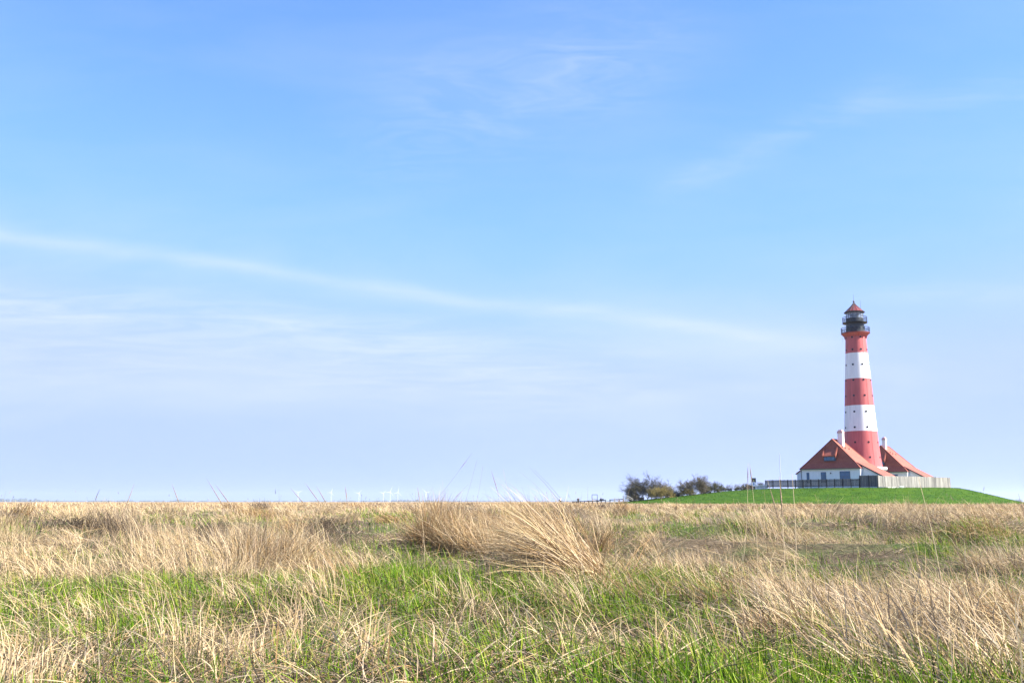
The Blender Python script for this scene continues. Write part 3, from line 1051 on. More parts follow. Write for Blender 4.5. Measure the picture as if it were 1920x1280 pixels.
bare_tree('small round olive bush standing alone right of the broad bare tree', 1339, 230, fan(2.3, 2.7, 8, 7), M['twig_olive'], 'bare_bush', 'bush', seed=7)
bare_tree('low thin bare bush behind the crest of the mound, left of the notice board', 1374, 245, fan(3.6, 1.9, 6, 8, depth=2), M['twig_brown'], 'bare_bush', 'bush', seed=8, dz=0.2)
bare_tree('little bare bush just left of the notice board post', 1402, 247, fan(2.0, 1.9, 6, 9), M['twig_brown'], 'bare_bush', 'bush', seed=9)
bare_tree('little bare bush showing over the white picket gate', 1427, 247, fan(2.4, 1.9, 6, 10), M['twig_dark'], 'bare_bush', 'bush', seed=10)
bare_tree('low scrubby bush filling the gap below the thin open tree', 1262, 229, fan(3.0, 1.6, 8, 31), M['twig_olive'], 'bare_bush', 'bush', seed=31)
bare_tree('low scrubby bush between the broad bare tree and the small round olive bush', 1322, 230, fan(2.4, 1.1, 6, 32), M['twig_brown'], 'bare_bush', 'bush', seed=32)
bare_tree('long low scrub right of the small round olive bush', 1358, 236, fan(3.4, 1.15, 6, 33), M['twig_brown'], 'bare_bush', 'bush', seed=33)
bare_tree('low scrub in front of the thin bush, nearest the left of the notice board', 1389, 240, fan(2.4, 1.2, 5, 34), M['twig_olive'], 'bare_bush', 'bush', seed=34)
bare_tree('dark bare garden shrub in front of the right house, peeking over the pale fence', 1701, 226, [
    (-0.3, 0, (-0.3, 0, 1), 1.5, 0.05, (0, 0, 0), 3, 0.45, 0.5, (8, 7, 5)), (0.4, 0, (0.4, 0, 1), 1.4, 0.05, (0, 0, 0), 3, 0.45, 0.5, (8, 7, 5))], M['twig_dark'], 'bare_bush', 'bush', None, seed=12)


# ------------------------------------------------------------------ rail fence, gate, frame and people left of the mound
def rail_fence():
    A, B = Vector((15.0, 256, 0)), Vector((25.0, 231, 0))
    root = thing('rail_fence', 'low dark wooden rail fence climbing towards the mound from the left', 'fence', (A.x, A.y, 0), 0)
    d = B - A; n = d.length
    root.rotation_euler = (0, 0, math.atan2(d.y, d.x))
    zt = lambda s: 0.46 + 0.62 * s / n
    rl = MB()
    k = 12
    for i in range(k):
        s0, s1 = n * i / k, n * (i + 1) / k - 0.02
        if i in (8,):
            continue
        rl.hexa([(s0, -0.05, zt(s0)), (s1, -0.05, zt(s1)), (s1, 0.05, zt(s1)), (s0, 0.05, zt(s0))], [(s0, -0.05, zt(s0) + .16), (s1, -0.05, zt(s1) + .16), (s1, 0.05, zt(s1) + .16), (s0, 0.05, zt(s0) + .16)])
    rl.build('rails', M['dark_wood'], root)
    for i in range(k + 1):
        s = n * i / k
        m = MB(); m.box(-0.07, 0.07, 0.055, 0.19, -0.2, zt(s) + 0.2)
        m.build('post', M['dark_wood'], root, loc=(s, 0, 0))
    return root


rail_fence()


def post_thing(label, px, py_top, Y, w=0.2, mat='gatepost'):
    x = at(px, py_top, Y).x
    zt = at(px, py_top, Y).z
    m = MB()
    m.hexa([(-w, -w, -0.2), (w, -w, -0.2), (w, w, -0.2), (-w, w, -0.2)], [(-w * .8, -w * .8, zt), (w * .8, -w * .8, zt), (w * .8, w * .8, zt), (-w * .8, w * .8, zt)])
    o = bevel(m.build('fence_post', M[mat], None, loc=(x, Y, 0)), 0.03)
    return tag(o, label, 'post')


post_thing('pale leaning wooden post right of the seated person', 1152.5, 933.5, 222, 0.13)

# white gate with a slanting brace at the foot of the mound
gx = at(1169.5, 936, 224)
wg2 = thing('field_gate', 'whitish timber gate with a slanting handrail at the foot of the mound', 'gate', (gx.x, 224, 0), R(-10))
for s in (-0.1, 0.75):
    m = MB(); m.box(s - 0.07, s + 0.07, -0.07, 0.07, -0.1, 1.95); m.build('post', M['gatepost'], wg2)
m = MB()
for z in (0.75, 1.1, 1.45, 1.75):
    m.box(-0.03, 0.68, -0.03, 0.03, z, z + 0.16)
m.build('bars', M['sign_white'], wg2)
m = MB(); m.tube([(0.8, 0, 1.9), (2.0, 0.5, 1.15)], 0.06, 5); m.tube([(0.8, 0, 1.4), (2.0, 0.5, 0.9)], 0.05, 5); m.build('handrail', M['gatepost'], wg2)

# open sign frame
fx = at(1115, 930, 244)
ff = thing('sign_frame', 'tall open dark timber frame with a pale panel along its bottom', 'sign', (fx.x, 244, 0), R(-5))
for s in (-0.62, 0.62):
    m = MB(); m.box(s - 0.05, s + 0.05, -0.05, 0.05, -0.1, 2.3); m.build('post', M['dark_wood'], ff)
m = MB(); m.box(-0.57, 0.57, -0.04, 0.04, 2.2, 2.3); m.build('top_bar', M['dark_wood'], ff)
m = MB(); m.box(-0.57, 0.57, -0.03, 0.0, 0.85, 1.15); m.build('panel', M['sign_white'], ff)
m = MB(); m.box(-0.57, 0.57, -0.035, 0.0, 1.153, 1.2); m.build('panel_edge', M['sign_blue'], ff)


# ------------------------------------------------------------------ people
def skin_body(name, joints, bones, mat, parent=None, sub=2):
    """joints: list of (x,y,z,r); bones: pairs.  One continuous skinned surface."""
    me = bpy.data.meshes.new(name)
    me.from_pydata([j[:3] for j in joints], bones, [])
    me.materials.append(mat)
    o = bpy.data.objects.new(name, me)
    COL.objects.link(o)
    if parent: o.parent = parent
    o.modifiers.new('skin', 'SKIN')
    if not me.skin_vertices:
        bm = __import__('bmesh').new(); bm.from_mesh(me); bm.verts.layers.skin.verify(); bm.to_mesh(me); bm.free()
    sv = me.skin_vertices[0].data
    for i, j in enumerate(joints):
        sv[i].radius = (j[3], j[3] * (j[4] if len(j) > 4 else 1.0))
        sv[i].use_root = (i == 0)
    s = o.modifiers.new('sub', 'SUBSURF'); s.levels = sub; s.render_levels = sub
    return o


def person(label, loc, rz, pose, clothes, group='people by the rail fence'):
    """pose: joint dict; local x to the person's left, -y the way they face"""
    root = thing('person', label, 'person', loc, rz, group)
    P = pose
    names = ['pelvis', 'waist', 'chest', 'neck', 'head', 'crown', 'shl', 'ell', 'wrl', 'hal', 'shr', 'elr', 'wrr', 'har', 'hil', 'knl', 'anl', 'tol', 'hir', 'knr', 'anr', 'tor']
    rad = dict(pelvis=.14, waist=.125, chest=.15, neck=.058, head=.095, crown=.075, shl=.07, ell=.045, wrl=.034, hal=.042, shr=.07, elr=.045, wrr=.034, har=.042,
               hil=.095, knl=.065, anl=.045, tol=.04, hir=.095, knr=.065, anr=.045, tor=.04)
    bones = [('pelvis', 'waist'), ('waist', 'chest'), ('chest', 'neck'), ('neck', 'head'), ('head', 'crown'),
             ('chest', 'shl'), ('shl', 'ell'), ('ell', 'wrl'), ('wrl', 'hal'), ('chest', 'shr'), ('shr', 'elr'), ('elr', 'wrr'), ('wrr', 'har'),
             ('pelvis', 'hil'), ('hil', 'knl'), ('knl', 'anl'), ('anl', 'tol'), ('pelvis', 'hir'), ('hir', 'knr'), ('knr', 'anr'), ('anr', 'tor')]
    idx = {n: i for i, n in enumerate(names)}
    J = [(*P[n], rad[n]) for n in names]
    skin_body('body', J, [(idx[a], idx[b]) for a, b in bones], M['skin'], root)

    def wear(nm, parts, mat, grow_):
        nn = []
        for a, b in parts:
            for q in (a, b):
                if q not in nn: nn.append(q)
        ii = {n: i for i, n in enumerate(nn)}
        return skin_body(nm, [(*P[n], rad[n] + grow_) for n in nn], [(ii[a], ii[b]) for a, b in parts], mat, root)
    wear('jacket', [('waist', 'pelvis'), ('waist', 'chest'), ('chest', 'shl'), ('shl', 'ell'), ('ell', 'wrl'), ('chest', 'shr'), ('shr', 'elr'), ('elr', 'wrr')], M[clothes[0]], 0.03)
    wear('trousers', [('pelvis', 'hil'), ('hil', 'knl'), ('knl', 'anl'), ('pelvis', 'hir'), ('hir', 'knr'), ('knr', 'anr')], M[clothes[1]], 0.025)
    for s in ('l', 'r'):
        skin_body('shoe', [(*P['an' + s], .055), (*P['to' + s], .05)], [(0, 1)], M['cloth_dark'], root, 1)
    hd, cr = Vector(P['head']), Vector(P['crown'])
    up = (cr - hd).normalized()
    bk = Vector((0, 0.03, 0))
    skin_body('hair', [(*(hd + bk + up * 0.02), .103), (*(cr + bk * .4 + up * 0.02), .085)], [(0, 1)], M[clothes[2]], root, 2)
    # face: nose
    nm = MB(); f0 = hd + Vector((0, -0.095, 0)); nm.add([f0 + Vector((-.016, 0, -.02)), f0 + Vector((.016, 0, -.02)), f0 + Vector((0, .005, .03)), f0 + Vector((0, -.03, -.018))], [(0, 1, 3), (1, 2, 3), (2, 0, 3)])
    nm.build('nose', M['skin'], root)
    return root


def standing(arm_l=None, arm_r=None, stride=0.0, h=1.0):
    P = dict(pelvis=(0, 0, .95), waist=(0, 0, 1.1), chest=(0, .01, 1.32), neck=(0, 0, 1.48), head=(0, -.02, 1.6), crown=(0, -.01, 1.68),
             shl=(.18, 0, 1.42), ell=(.25, .03, 1.15), wrl=(.26, -.06, .92), hal=(.26, -.09, .84), shr=(-.18, 0, 1.42), elr=(-.25, .03, 1.15), wrr=(-.26, -.06, .92), har=(-.26, -.09, .84),
             hil=(.1, 0, .88), knl=(.11, -.03 - stride, .5), anl=(.12, .03 - stride, .09), tol=(.13, -.13 - stride, .05), hir=(-.1, 0, .88), knr=(-.11, -.02 + stride * .5, .5), anr=(-.12, .05 + stride, .09), tor=(-.13, -.11 + stride, .05))
    if arm_l: P.update(arm_l)
    if arm_r: P.update(arm_r)
    return {k: (v[0] * h, v[1] * h, v[2] * h) for k, v in P.items()}


px_ = at(1051, 940, 268)
person('person in a white top standing in the grass far left of the rail fence', (px_.x, 268, 0), R(60),
       standing(stride=0.12, h=1.02), ('cloth_white', 'cloth_brown', 'hair_grey'))
bg_ = thing('shoulder_bag', 'dark shoulder bag hanging at the hip of the person in the white top', 'bag', (px_.x - 0.30, 267.85, 0.78), R(60))
m = MB(); m.hexa([(-.17, -.09, 0), (.17, -.09, 0), (.17, .09, 0), (-.17, .09, 0)], [(-.14, -.06, .42), (.14, -.06, .42), (.14, .06, .42), (-.14, .06, .42)])
bevel(m.build('bag_body', M['cloth_brown'], bg_), 0.04, 3)
m = MB(); m.tube([(-.12, 0, .4), (-.02, -.02, .62), (.14, -.03, .72), (.3, -.06, .62)], .018, 5); m.build('strap', M['cloth_dark'], bg_)

hip = dict(ell=(.36, .08, 1.18), wrl=(.2, -.04, 1.02), hal=(.14, -.06, 1.0)); hip2 = dict(elr=(-.36, .08, 1.18), wrr=(-.2, -.04, 1.02), har=(-.14, -.06, 1.0))
px_ = at(1084.5, 937, 252)
person('person in dark clothes standing hands on hips at the left end of the rails', (px_.x, 252.6, 0), R(20),
       standing(hip, hip2, h=0.94), ('cloth_dark', 'cloth_dark', 'hair_grey'))
# seated person, facing left (-x), legs stretched forward, on the rail
sz = 0.83
S = dict(pelvis=(0, 0, .12), waist=(0, -.02, .27), chest=(0, -.06, .5), neck=(0, -.08, .66), head=(0, -.11, .78), crown=(0, -.1, .86),
         shl=(.18, -.06, .6), ell=(.24, -.16, .36), wrl=(.14, -.36, .26), hal=(.1, -.43, .24), shr=(-.18, -.06, .6), elr=(-.24, -.16, .36), wrr=(-.14, -.36, .26), har=(-.1, -.43, .24),
         hil=(.1, -.05, .1), knl=(.12, -.46, .12), anl=(.12, -.86, -.08), tol=(.12, -.96, .02), hir=(-.1, -.05, .1), knr=(-.12, -.44, .14), anr=(-.12, -.82, -.12), tor=(-.12, -.92, -.02))
px_ = at(1127.5, 937, 243.3)
person('person in dark clothes seated on the rail fence with legs stretched out', (px_.x, 243.3, sz - 0.03), R(-80), S, ('cloth_dark', 'cloth_dark', 'hair_grey'))
bp = thing('backpack', 'bulky dark backpack resting behind the seated person', 'backpack', (px_.x + 0.36, 243.2, sz + 0.02), R(10))
m = MB(); m.hexa([(-.22, -.16, 0), (.24, -.16, 0), (.24, .16, 0), (-.22, .16, 0)], [(-.14, -.12, .5), (.18, -.12, .42), (.18, .12, .42), (-.14, .12, .5)])
bevel(m.build('bag_body', M['cloth_dark'], bp), 0.07, 3)
m = MB(); m.box(-.14, .14, -.22, -.155, .05, .26); bevel(m.build('pocket', M['cloth_dark'], bp), 0.02)


# ------------------------------------------------------------------ far distance
def far_wood(name, label, segs):
    """irregular masses of tree crowns kilometres away"""
    mb = MB()
    rnd = random.Random(21)
    for (px0, px1, Y, hmin, hmax, step) in segs:
        x0 = (px0 - 960) / FPX * Y; x1 = (px1 - 960) / FPX * Y
        x = x0
        while x < x1:
            f = (x - x0) / (x1 - x0)
            env = 0.45 + 0.55 * math.sin(math.pi * f) ** 0.6
            h = rnd.uniform(hmin, hmax) * env
            w = rnd.uniform(0.6, 1.1) * step
            n = 7
            yy = Y + rnd.uniform(-200, 200)
            pr = [(w * 0.7, -1), (w, h * 0.35), (w * 0.85, h * 0.7), (w * 0.4, h * 0.95), (w * 0.05, h)]
            i0 = len(mb.v)
            mb.lathe(pr, n, cap=False, phase=rnd.random())
            for i in range(i0, len(mb.v)):
                v = mb.v[i]
                mb.v[i] = (v[0] * rnd.uniform(.85, 1.15) + x, v[1] + yy, v[2] * rnd.uniform(.9, 1.05))
            x += step * rnd.uniform(0.5, 1.3)
    o = mb.build(name, M['far_wood'])
    return tag(o, label, 'woodland', kind='stuff')


far_wood('distant_woodland', 'hazy blue band of far woods along the horizon', [
    (-40, 112, 11500, 20, 42, 32), (60, 430, 12000, 9, 20, 34), (400, 1010, 12500, 7, 17, 36), (1000, 1180, 12000, 7, 18, 36),
    (700, 820, 12000, 14, 28, 30), (330, 360, 12000, 20, 30, 26), (1885, 2000, 9500, 14, 38, 28), (1840, 1900, 10000, 7, 15, 28)])


def turbine(px, hub_py, blade_px, phase, Y=8000, rz=0.2):
    hub = at(px, hub_py, Y)
    z = hub.z
    Lb = blade_px / FPX * Y
    t = thing('wind_turbine', 'tiny white wind turbine on the hazy horizon', 'wind turbine', (hub.x, Y, -1), rz, 'wind turbines on the horizon')
    m = MB(); m.tube([(0, 0, 0), (0, 0, z)], [2.3, 1.5], 10); m.build('tower', M['pale_metal'], t)
    m = MB(); m.box(-1.6, 1.6, -4.0, 5.0, z - 0.6, z + 2.6); bevel(m.build('nacelle', M['pale_metal'], t), 0.5)
    m = MB(); m.lathe([(1.9, 0), (1.7, 1.2), (0.8, 2.4), (0.1, 2.8)], 12); ho = m.build('hub', M['pale_metal'], t, loc=(0, -4.0, z + 1)); ho.rotation_euler = (R(90), 0, 0)
    for k in range(3):
        a = phase + 2 * math.pi * k / 3
        m = MB()
        d = Vector((math.cos(a), 0, math.sin(a))); s = Vector((-math.sin(a), 0, math.cos(a)))
        c = Vector((0, -5.2, z + 1))
        st = []
        for f, w, th in ((0.0, 0.9, .5), (0.15, 1.9, .35), (0.5, 1.3, .25), (1.0, 0.35, .1)):
            q = c + d * (Lb * f)
            st.append([q - s * w + Vector((0, -th, 0)), q + s * w + Vector((0, -th, 0)), q + s * w + Vector((0, th, 0)), q - s * w + Vector((0, th, 0))])
        vs = [p for r in st for p in r]; fs = []
        for i in range(3):
            for k2 in range(4):
                fs.append((i * 4 + k2, i * 4 + (k2 + 1) % 4, i * 4 + 4 + (k2 + 1) % 4, i * 4 + 4 + k2))
        fs.append((12, 13, 14, 15))
        m.add(vs, fs)
        m.build('blade', M['pale_metal'], t)
    return t


TL = ['white wind turbine on the horizon far left, apart from the others', 'leftmost turbine of the group, behind a thin dark grass stalk',
      'faint turbine second from the left of the horizon group', 'turbine close on the left of the two big crossing rotors',
      'largest wind turbine with rotor blades clearly visible, left of its twin', 'large turbine close on the right of the largest one',
      'turbine standing right of the pair, near the tall tussock']
for (px, hy, bl, ph), lb in zip(((559, 923, 9, .5), (621, 922.5, 8, 1.2), (673, 924, 8, .9), (718.7, 924, 8, 2.9), (731.7, 921.5, 12, 1.2), (746, 922.5, 11, 1.35), (799, 923, 10, .3)), TL):
    o = turbine(px, hy, bl, ph)
    o['label'] = lb


# ------------------------------------------------------------------ grass
def blade_arrays(root, az, th0, th1, L, W, col, segs, pw=1.2, twist=None, tipcol=None, tipw=0.15, wiggle=0.10):
    """ribbons that bend from lean th0 to th1 (angles from vertical) towards heading az"""
    n = len(az)
    t_mid = (np.arange(segs) + 0.5) / segs
    th = th0[:, None] + (th1 - th0)[:, None] * t_mid[None, :] ** pw
    wig = np.cumsum(rng.normal(0, wiggle, (n, segs)), 1)
    th = th + np.cumsum(rng.normal(0, wiggle, (n, segs)), 1)
    azs = az[:, None] + wig
    d = np.stack([np.sin(th) * np.sin(azs), np.sin(th) * np.cos(azs), np.cos(th)], -1)      # heading clockwise from +Y
    P = np.concatenate([np.zeros((n, 1, 3)), np.cumsum(d * (L / segs)[:, None, None], 1)], 1) + root[:, None, :]
    side = np.stack([np.cos(az), -np.sin(az), np.zeros(n)], -1)
    if twist is None:
        twist = rng.uniform(-1.2, 1.2, n)
    nrm = np.cross(side, d[:, min(1, segs - 1)])
    side = side * np.cos(twist)[:, None] + nrm * np.sin(twist)[:, None]
    t = np.arange(segs + 1) / segs
    prof = np.where(t < 0.3, 0.75 + 0.25 * t / 0.3, 1 - (1 - tipw) * ((t - 0.3) / 0.7) ** 1.6)
    off = side[:, None, :] * (W[:, None] * prof[None, :] * 0.5)[:, :, None]
    V = np.stack([P - off, P + off], 2).reshape(-1, 3)
    nv = 2 * (segs + 1)
    q = np.arange(segs)
    f = np.stack([2 * q, 2 * q + 1, 2 * q + 3, 2 * q + 2], -1)
    F = (np.arange(n) * nv)[:, None, None] + f[None]
    if tipcol is None:
        C = np.repeat(col[:, None, :], nv, 1)
    else:
        u = np.repeat(t, 2)[None, :, None]
        C = col[:, None, :] * (1 - u) + tipcol[:, None, :] * u
    C = np.concatenate([C, np.ones((n, nv, 1))], -1).reshape(-1, 4)
    return V, F.reshape(-1, 4), C


class Grass:
    def __init__(self):
        self.V, self.F, self.C, self.n = [], [], [], 0

    def add(self, *a, **k):
        V, F, C = blade_arrays(*a, **k)
        self.F.append(F + self.n)
        self.V.append(V); self.C.append(C); self.n += len(V)

    def build(self, name, mat, origin=None, parent=None):
        V = np.concatenate(self.V)
        if origin is not None:
            V = V - np.array(origin)
        o = np_mesh(name, V, np.concatenate(self.F), mat, parent, np.concatenate(self.C))
        if origin is not None and parent is None:
            o.location = origin
        return o


STRAW = np.array([(0.52, 0.38, 0.21), (0.62, 0.49, 0.30), (0.44, 0.31, 0.15), (0.33, 0.235, 0.13), (0.54, 0.43, 0.235), (0.27, 0.19, 0.10), (0.58, 0.43, 0.28)])
BROWN = np.array([(0.34, 0.21, 0.09), (0.27, 0.16, 0.07), (0.40, 0.26, 0.12), (0.20, 0.12, 0.06), (0.44, 0.31, 0.15)])
GREY = np.array([(0.26, 0.205, 0.145), (0.19, 0.145, 0.10), (0.34, 0.275, 0.195), (0.15, 0.115, 0.085), (0.39, 0.32, 0.22)])
GREEN = np.array([(0.075, 0.165, 0.006), (0.120, 0.230, 0.009), (0.040, 0.095, 0.004), (0.200, 0.290, 0.016), (0.085, 0.175, 0.010), (0.290, 0.320, 0.045), (0.025, 0.065, 0.004)])


def pick(pal, n, var=0.15):
    c = pal[rng.integers(0, len(pal), n)]
    return np.clip(c * rng.uniform(1 - var, 1 + var, (n, 1)), 0, 0.9)


def wedge(n, d0, d1, half=R(34)):
    """random points in a fan ahead of the viewer"""
    a = rng.uniform(-half, half, n)
    d = np.sqrt(rng.uniform(0, 1, n) * (d1 * d1 - d0 * d0) + d0 * d0)
    return d * np.sin(a), d * np.cos(a) - 1.0


# green patches: (photo column, row, half width, half height) turned into ellipses on the ground
def patch(px, py, rx, ry):
    x, y = gp(px, py)
    x2, _ = gp(px + rx, py)
    _, ya = gp(px, py - ry); _, yb = gp(px, py + ry)
    return x, y, abs(x2 - x), (ya - yb) / 2


GP = [patch(*p) for p in ((180, 1130, 260, 60), (60, 1100, 160, 50), (820, 1150, 300, 80), (1050, 1230, 420, 60), (640, 1100, 130, 45), (560, 995, 60, 14), (320, 1060, 110, 40),
                          (380, 990, 90, 16), (1560, 1075, 130, 25), (1240, 1090, 130, 40), (1330, 1150, 120, 50), (1700, 1015, 90, 14), (1220, 1010, 90, 14), (300, 1200, 240, 60), (1150, 1030, 70, 15), (650, 1040, 80, 20))]
SP = [patch(*p) for p in ((1560, 1130, 150, 50), (1760, 1200, 190, 70), (520, 1020, 120, 35), (230, 1020, 120, 25), (980, 1030, 160, 30), (1340, 1060, 110, 22), (100, 1040, 140, 30), (60, 1260, 80, 40), (460, 1190, 90, 35), (1850, 1120, 100, 50))]


def green_amount(x, y):
    d = np.hypot(x, y)
    g = 0.55 * vn(x / 1.6 + 3, y / 2.2 + 9, 3) + 0.45 * vn(x / 0.6, y / 0.6, 4)
    g = sstep(g, 0.35, 0.65)
    mot = sstep(0.5 * vn(x / 0.45 + 7, y / 0.6 + 3, 0) + 0.5 * vn(x / 0.17, y / 0.22, 2), 0.36, 0.60)
    g = g * (1 - 0.25 * sstep(d, 9, 30)) * (1 - 0.65 * sstep(d, 32, 80))
    for (cx, cy, rx, ry) in GP:
        q = ((x - cx) / rx) ** 2 + ((y - cy) / ry) ** 2
        g = np.maximum(g, 0.95 * np.exp(-q * q * 0.7) * (0.3 + 0.7 * mot))
    for (cx, cy, rx, ry) in SP:
        q = ((x - cx) / rx) ** 2 + ((y - cy) / ry) ** 2
        g = g * (1 - 0.7 * np.exp(-q * q * 0.7))
    return g


def on_marsh(x, y):
    return mound_z(x, y) < 0.10


DARK = np.array([(0.07, 0.052, 0.036), (0.11, 0.083, 0.058), (0.045, 0.035, 0.026), (0.15, 0.112, 0.075)])  # old thatch tones, also used to colour in shade and shadow
HP = [patch(*p) for p in ((985, 1098, 120, 14), (420, 1068, 45, 12), (592, 1088, 55, 14), (1330, 1150, 100, 14), (1440, 1130, 60, 18), (735, 1048, 70, 12), (1000, 1218, 75, 22), (1420, 1215, 80, 24),
                          (1590, 1043, 80, 8), (200, 995, 40, 6), (300, 1045, 30, 7), (1690, 1030, 60, 8), (1850, 1082, 40, 8), (640, 1210, 50, 16), (480, 1185, 40, 12), (1395, 985, 60, 5), (1560, 1050, 120, 10), (1700, 1060, 100, 9), (1480, 1010, 60, 6), (1800, 1010, 60, 5), (1640, 1105, 70, 10), (1230, 1000, 50, 5), (130, 975, 60, 4), (690, 985, 60, 5), (860, 1190, 60, 14), (1180, 1190, 60, 16))]


def bare(x, y):
    """shaded hollows between the tussocks: grass thinned, litter coloured darker for the shade"""
    b = np.zeros_like(x)
    for (cx, cy, rx, ry) in HP:
        q = ((x - cx) / rx) ** 2 + ((y - cy) / ry) ** 2
        b = np.maximum(b, np.exp(-q * q * 0.8))
    v = 0.6 * vn(x / 0.55 + 21, y / 0.75 + 13, 3) + 0.4 * vn(x / 0.23, y / 0.3, 6)
    return np.maximum(b, 0.85 * sstep(v, 0.64, 0.73))


LEAN = -R(75)                       # prevailing lean of the dead grass: to the left and a little away


def field():
    green, dry, litter = Grass(), Grass(), Grass()
    # ---- fresh green blades
    for (d0, d1, n, segs, hmin, hmax, wpx) in ((1.6, 4.5, 34000, 6, .05, .20, 0), (4.5, 9, 78000, 4, .05, .18, 0), (9, 18, 60000, 3, .05, .19, .40), (18, 45, 60000, 2, .08, .24, .5), (45, 120, 30000, 2, .15, .3, .55)):
        x, y = wedge(n, d0, d1)
        g = green_amount(x, y)
        k = rng.random(n) < np.clip(g * 1.05 + 0.04, 0, 1) * (1 - .92 * bare(x, y))
        k &= on_marsh(x, y)
        x, y, g = x[k], y[k], g[k]; n = len(x); d = np.hypot(x, y)
        L = rng.uniform(hmin, hmax, n) * (0.65 + 0.5 * g)
        W = np.maximum(rng.uniform(.0028, .0055, n), wpx * d / 1016)
        az = np.where(rng.random(n) < .45, LEAN + rng.normal(0, .7, n), rng.uniform(0, 2 * np.pi, n))
        th0 = np.abs(rng.normal(0, .34, n)); th1 = th0 + np.abs(rng.normal(.3, .5, n))
        col = pick(GREEN, n); tip = np.clip(col * 1.15 + np.array([.05, .03, .01]) * rng.random((n, 1)) ** 2, 0, .8)
        green.add(np.stack([x, y, ground_z(x, y) - .01], -1), az, th0, th1, L, W, col, segs, tipcol=tip)
    # ---- loose straw everywhere
    for (d0, d1, n, segs, hmin, hmax, wpx) in ((1.9, 4.5, 2200, 6, .05, .27, 0), (4.5, 9, 14000, 5, .05, .25, 0), (9, 18, 40000, 4, .06, .20, .28), (18, 45, 100000, 3, .06, .21, .33), (45, 120, 150000, 2, .16, .36, .42), (120, 420, 190000, 2, .2, .42, .5)):
        x, y = wedge(n, d0, d1)
        g = green_amount(x, y)
        k = rng.random(n) < np.clip(1.0 - .80 * g, .05, 1) * (1 - .90 * bare(x, y))
        k &= on_marsh(x, y)
        x, y, g = x[k], y[k], g[k]; n = len(x); d = np.hypot(x, y)
        hv = 0.55 + 0.75 * vn(x / 1.1, y / 1.4, 5)
        L = (hmin * .7 + (hmax * 1.15 - hmin * .7) * rng.random(n) ** (2.4 if d1 < 50 else 1.5)) * hv
        L *= np.where(d < 3.2, .75, 1)
        W = np.maximum(rng.uniform(.0022, .0048, n), wpx * d / 1016)
        az = LEAN + rng.normal(0, .9, n) + 1.6 * (vn(x / 2.5, y / 2.5, 6) - .5)
        th0 = np.abs(rng.normal(.2, .3, n)); th1 = th0 + np.abs(rng.normal(.7, .6, n))
        mixp = rng.random(n)[:, None]
        col = np.where(mixp < .72, pick(STRAW, n), np.where(mixp < .88, pick(GREY, n), pick(BROWN, n)))
        dry.add(np.stack([x, y, ground_z(x, y) - .01], -1), az, th0, th1, L, W, col, segs)
    # ---- clumps: straw growing from shared roots
    for (d0, d1, nc, per, segs, wpx) in ((4.4, 9, 170, 80, 6, .2), (6, 14, 76, 380, 6, .25), (8, 18, 230, 150, 5, .3), (14, 40, 430, 260, 4, .34), (40, 130, 1500, 70, 3, .42), (130, 330, 5000, 9, 2, .5)):
        cx, cy = wedge(nc, d0, d1)
        g = green_amount(cx, cy)
        k = (rng.random(nc) < 1.0 - np.where(np.hypot(cx, cy) < 14, .95 if per > 200 else .40, .80) * g) & on_marsh(cx, cy) & (bare(cx, cy) < .7)
        if d1 <= 14:
            k &= ~((np.abs(cx / (cy + 1e-6) - .01) < .14) & (cy < 11)) if per > 200 else True
        cx, cy = cx[k], cy[k]; nc = len(cx)
        caz = np.where(rng.random(nc) < .75, LEAN, LEAN + np.pi) + rng.normal(0, .5, nc); clean = rng.uniform(.2, 1.3, nc); cl = rng.uniform(.28, .66, nc) * (1 if per > 200 or d1 > 20 else .66); cr = rng.uniform(.09, .26, nc) * (1 if per > 200 or d1 > 20 else .42) * (1 + np.hypot(cx, cy) / 50)
        ctone = np.clip(.55 * rng.random(nc) + .9 * (vn(cx / 6 + 11, cy / 9 + 5, 1) - .25), 0, 1)
        r = lambda a: np.repeat(a, per)
        n = nc * per
        x = r(cx) + rng.normal(0, 1, n) * r(cr); y = r(cy) + rng.normal(0, 1, n) * r(cr); d = np.hypot(x, y)
        az = np.where(rng.random(n) < .82, r(caz) + rng.normal(0, .45, n), rng.uniform(0, 6.28, n))
        th0 = np.abs(r(clean) * .6 + rng.normal(0, .2, n)); th1 = th0 + r(clean) + np.abs(rng.normal(.45, .5, n))
        L = r(cl) * rng.uniform(.55, 1.1, n)
        W = np.maximum(rng.uniform(.0022, .0045, n), wpx * d / 1016)
        tt = r(ctone)[:, None]
        col = np.where(tt < .60, pick(STRAW, n), np.where(tt < .71, pick(BROWN, n), np.where(tt < .82, pick(GREY, n), pick(DARK, n) * 1.3)))
        dry.add(np.stack([x, y, ground_z(x, y) - .01], -1), az, th0, th1, L, W, col, segs)
    # ---- flowering stalks that stand above the rest
    x, y = wedge(360, 6, 60)
    k = on_marsh(x, y); x, y = x[k], y[k]; n = len(x); d = np.hypot(x, y)
    L = rng.uniform(.35, .76, n)
    root = np.stack([x, y, ground_z(x, y)], -1); az = rng.uniform(0, 6.28, n); th0 = np.abs(rng.normal(.05, .12, n)); th1 = th0 + rng.uniform(0, .5, n)
    dry.add(root, az, th0, th1, L, np.maximum(.003, .22 * d / 1016), pick(STRAW, n), 5, tipw=.5, twist=np.full(n, 0.0))
    # seed heads: short thicker ribbons at the tips
    tm = (np.arange(5) + .5) / 5
    th = th0[:, None] + (th1 - th0)[:, None] * tm ** 1.2
    tip = root + np.stack([(np.sin(th) * np.sin(az)[:, None]).mean(1), (np.sin(th) * np.cos(az)[:, None]).mean(1), np.cos(th).mean(1)], -1) * L[:, None] * .94
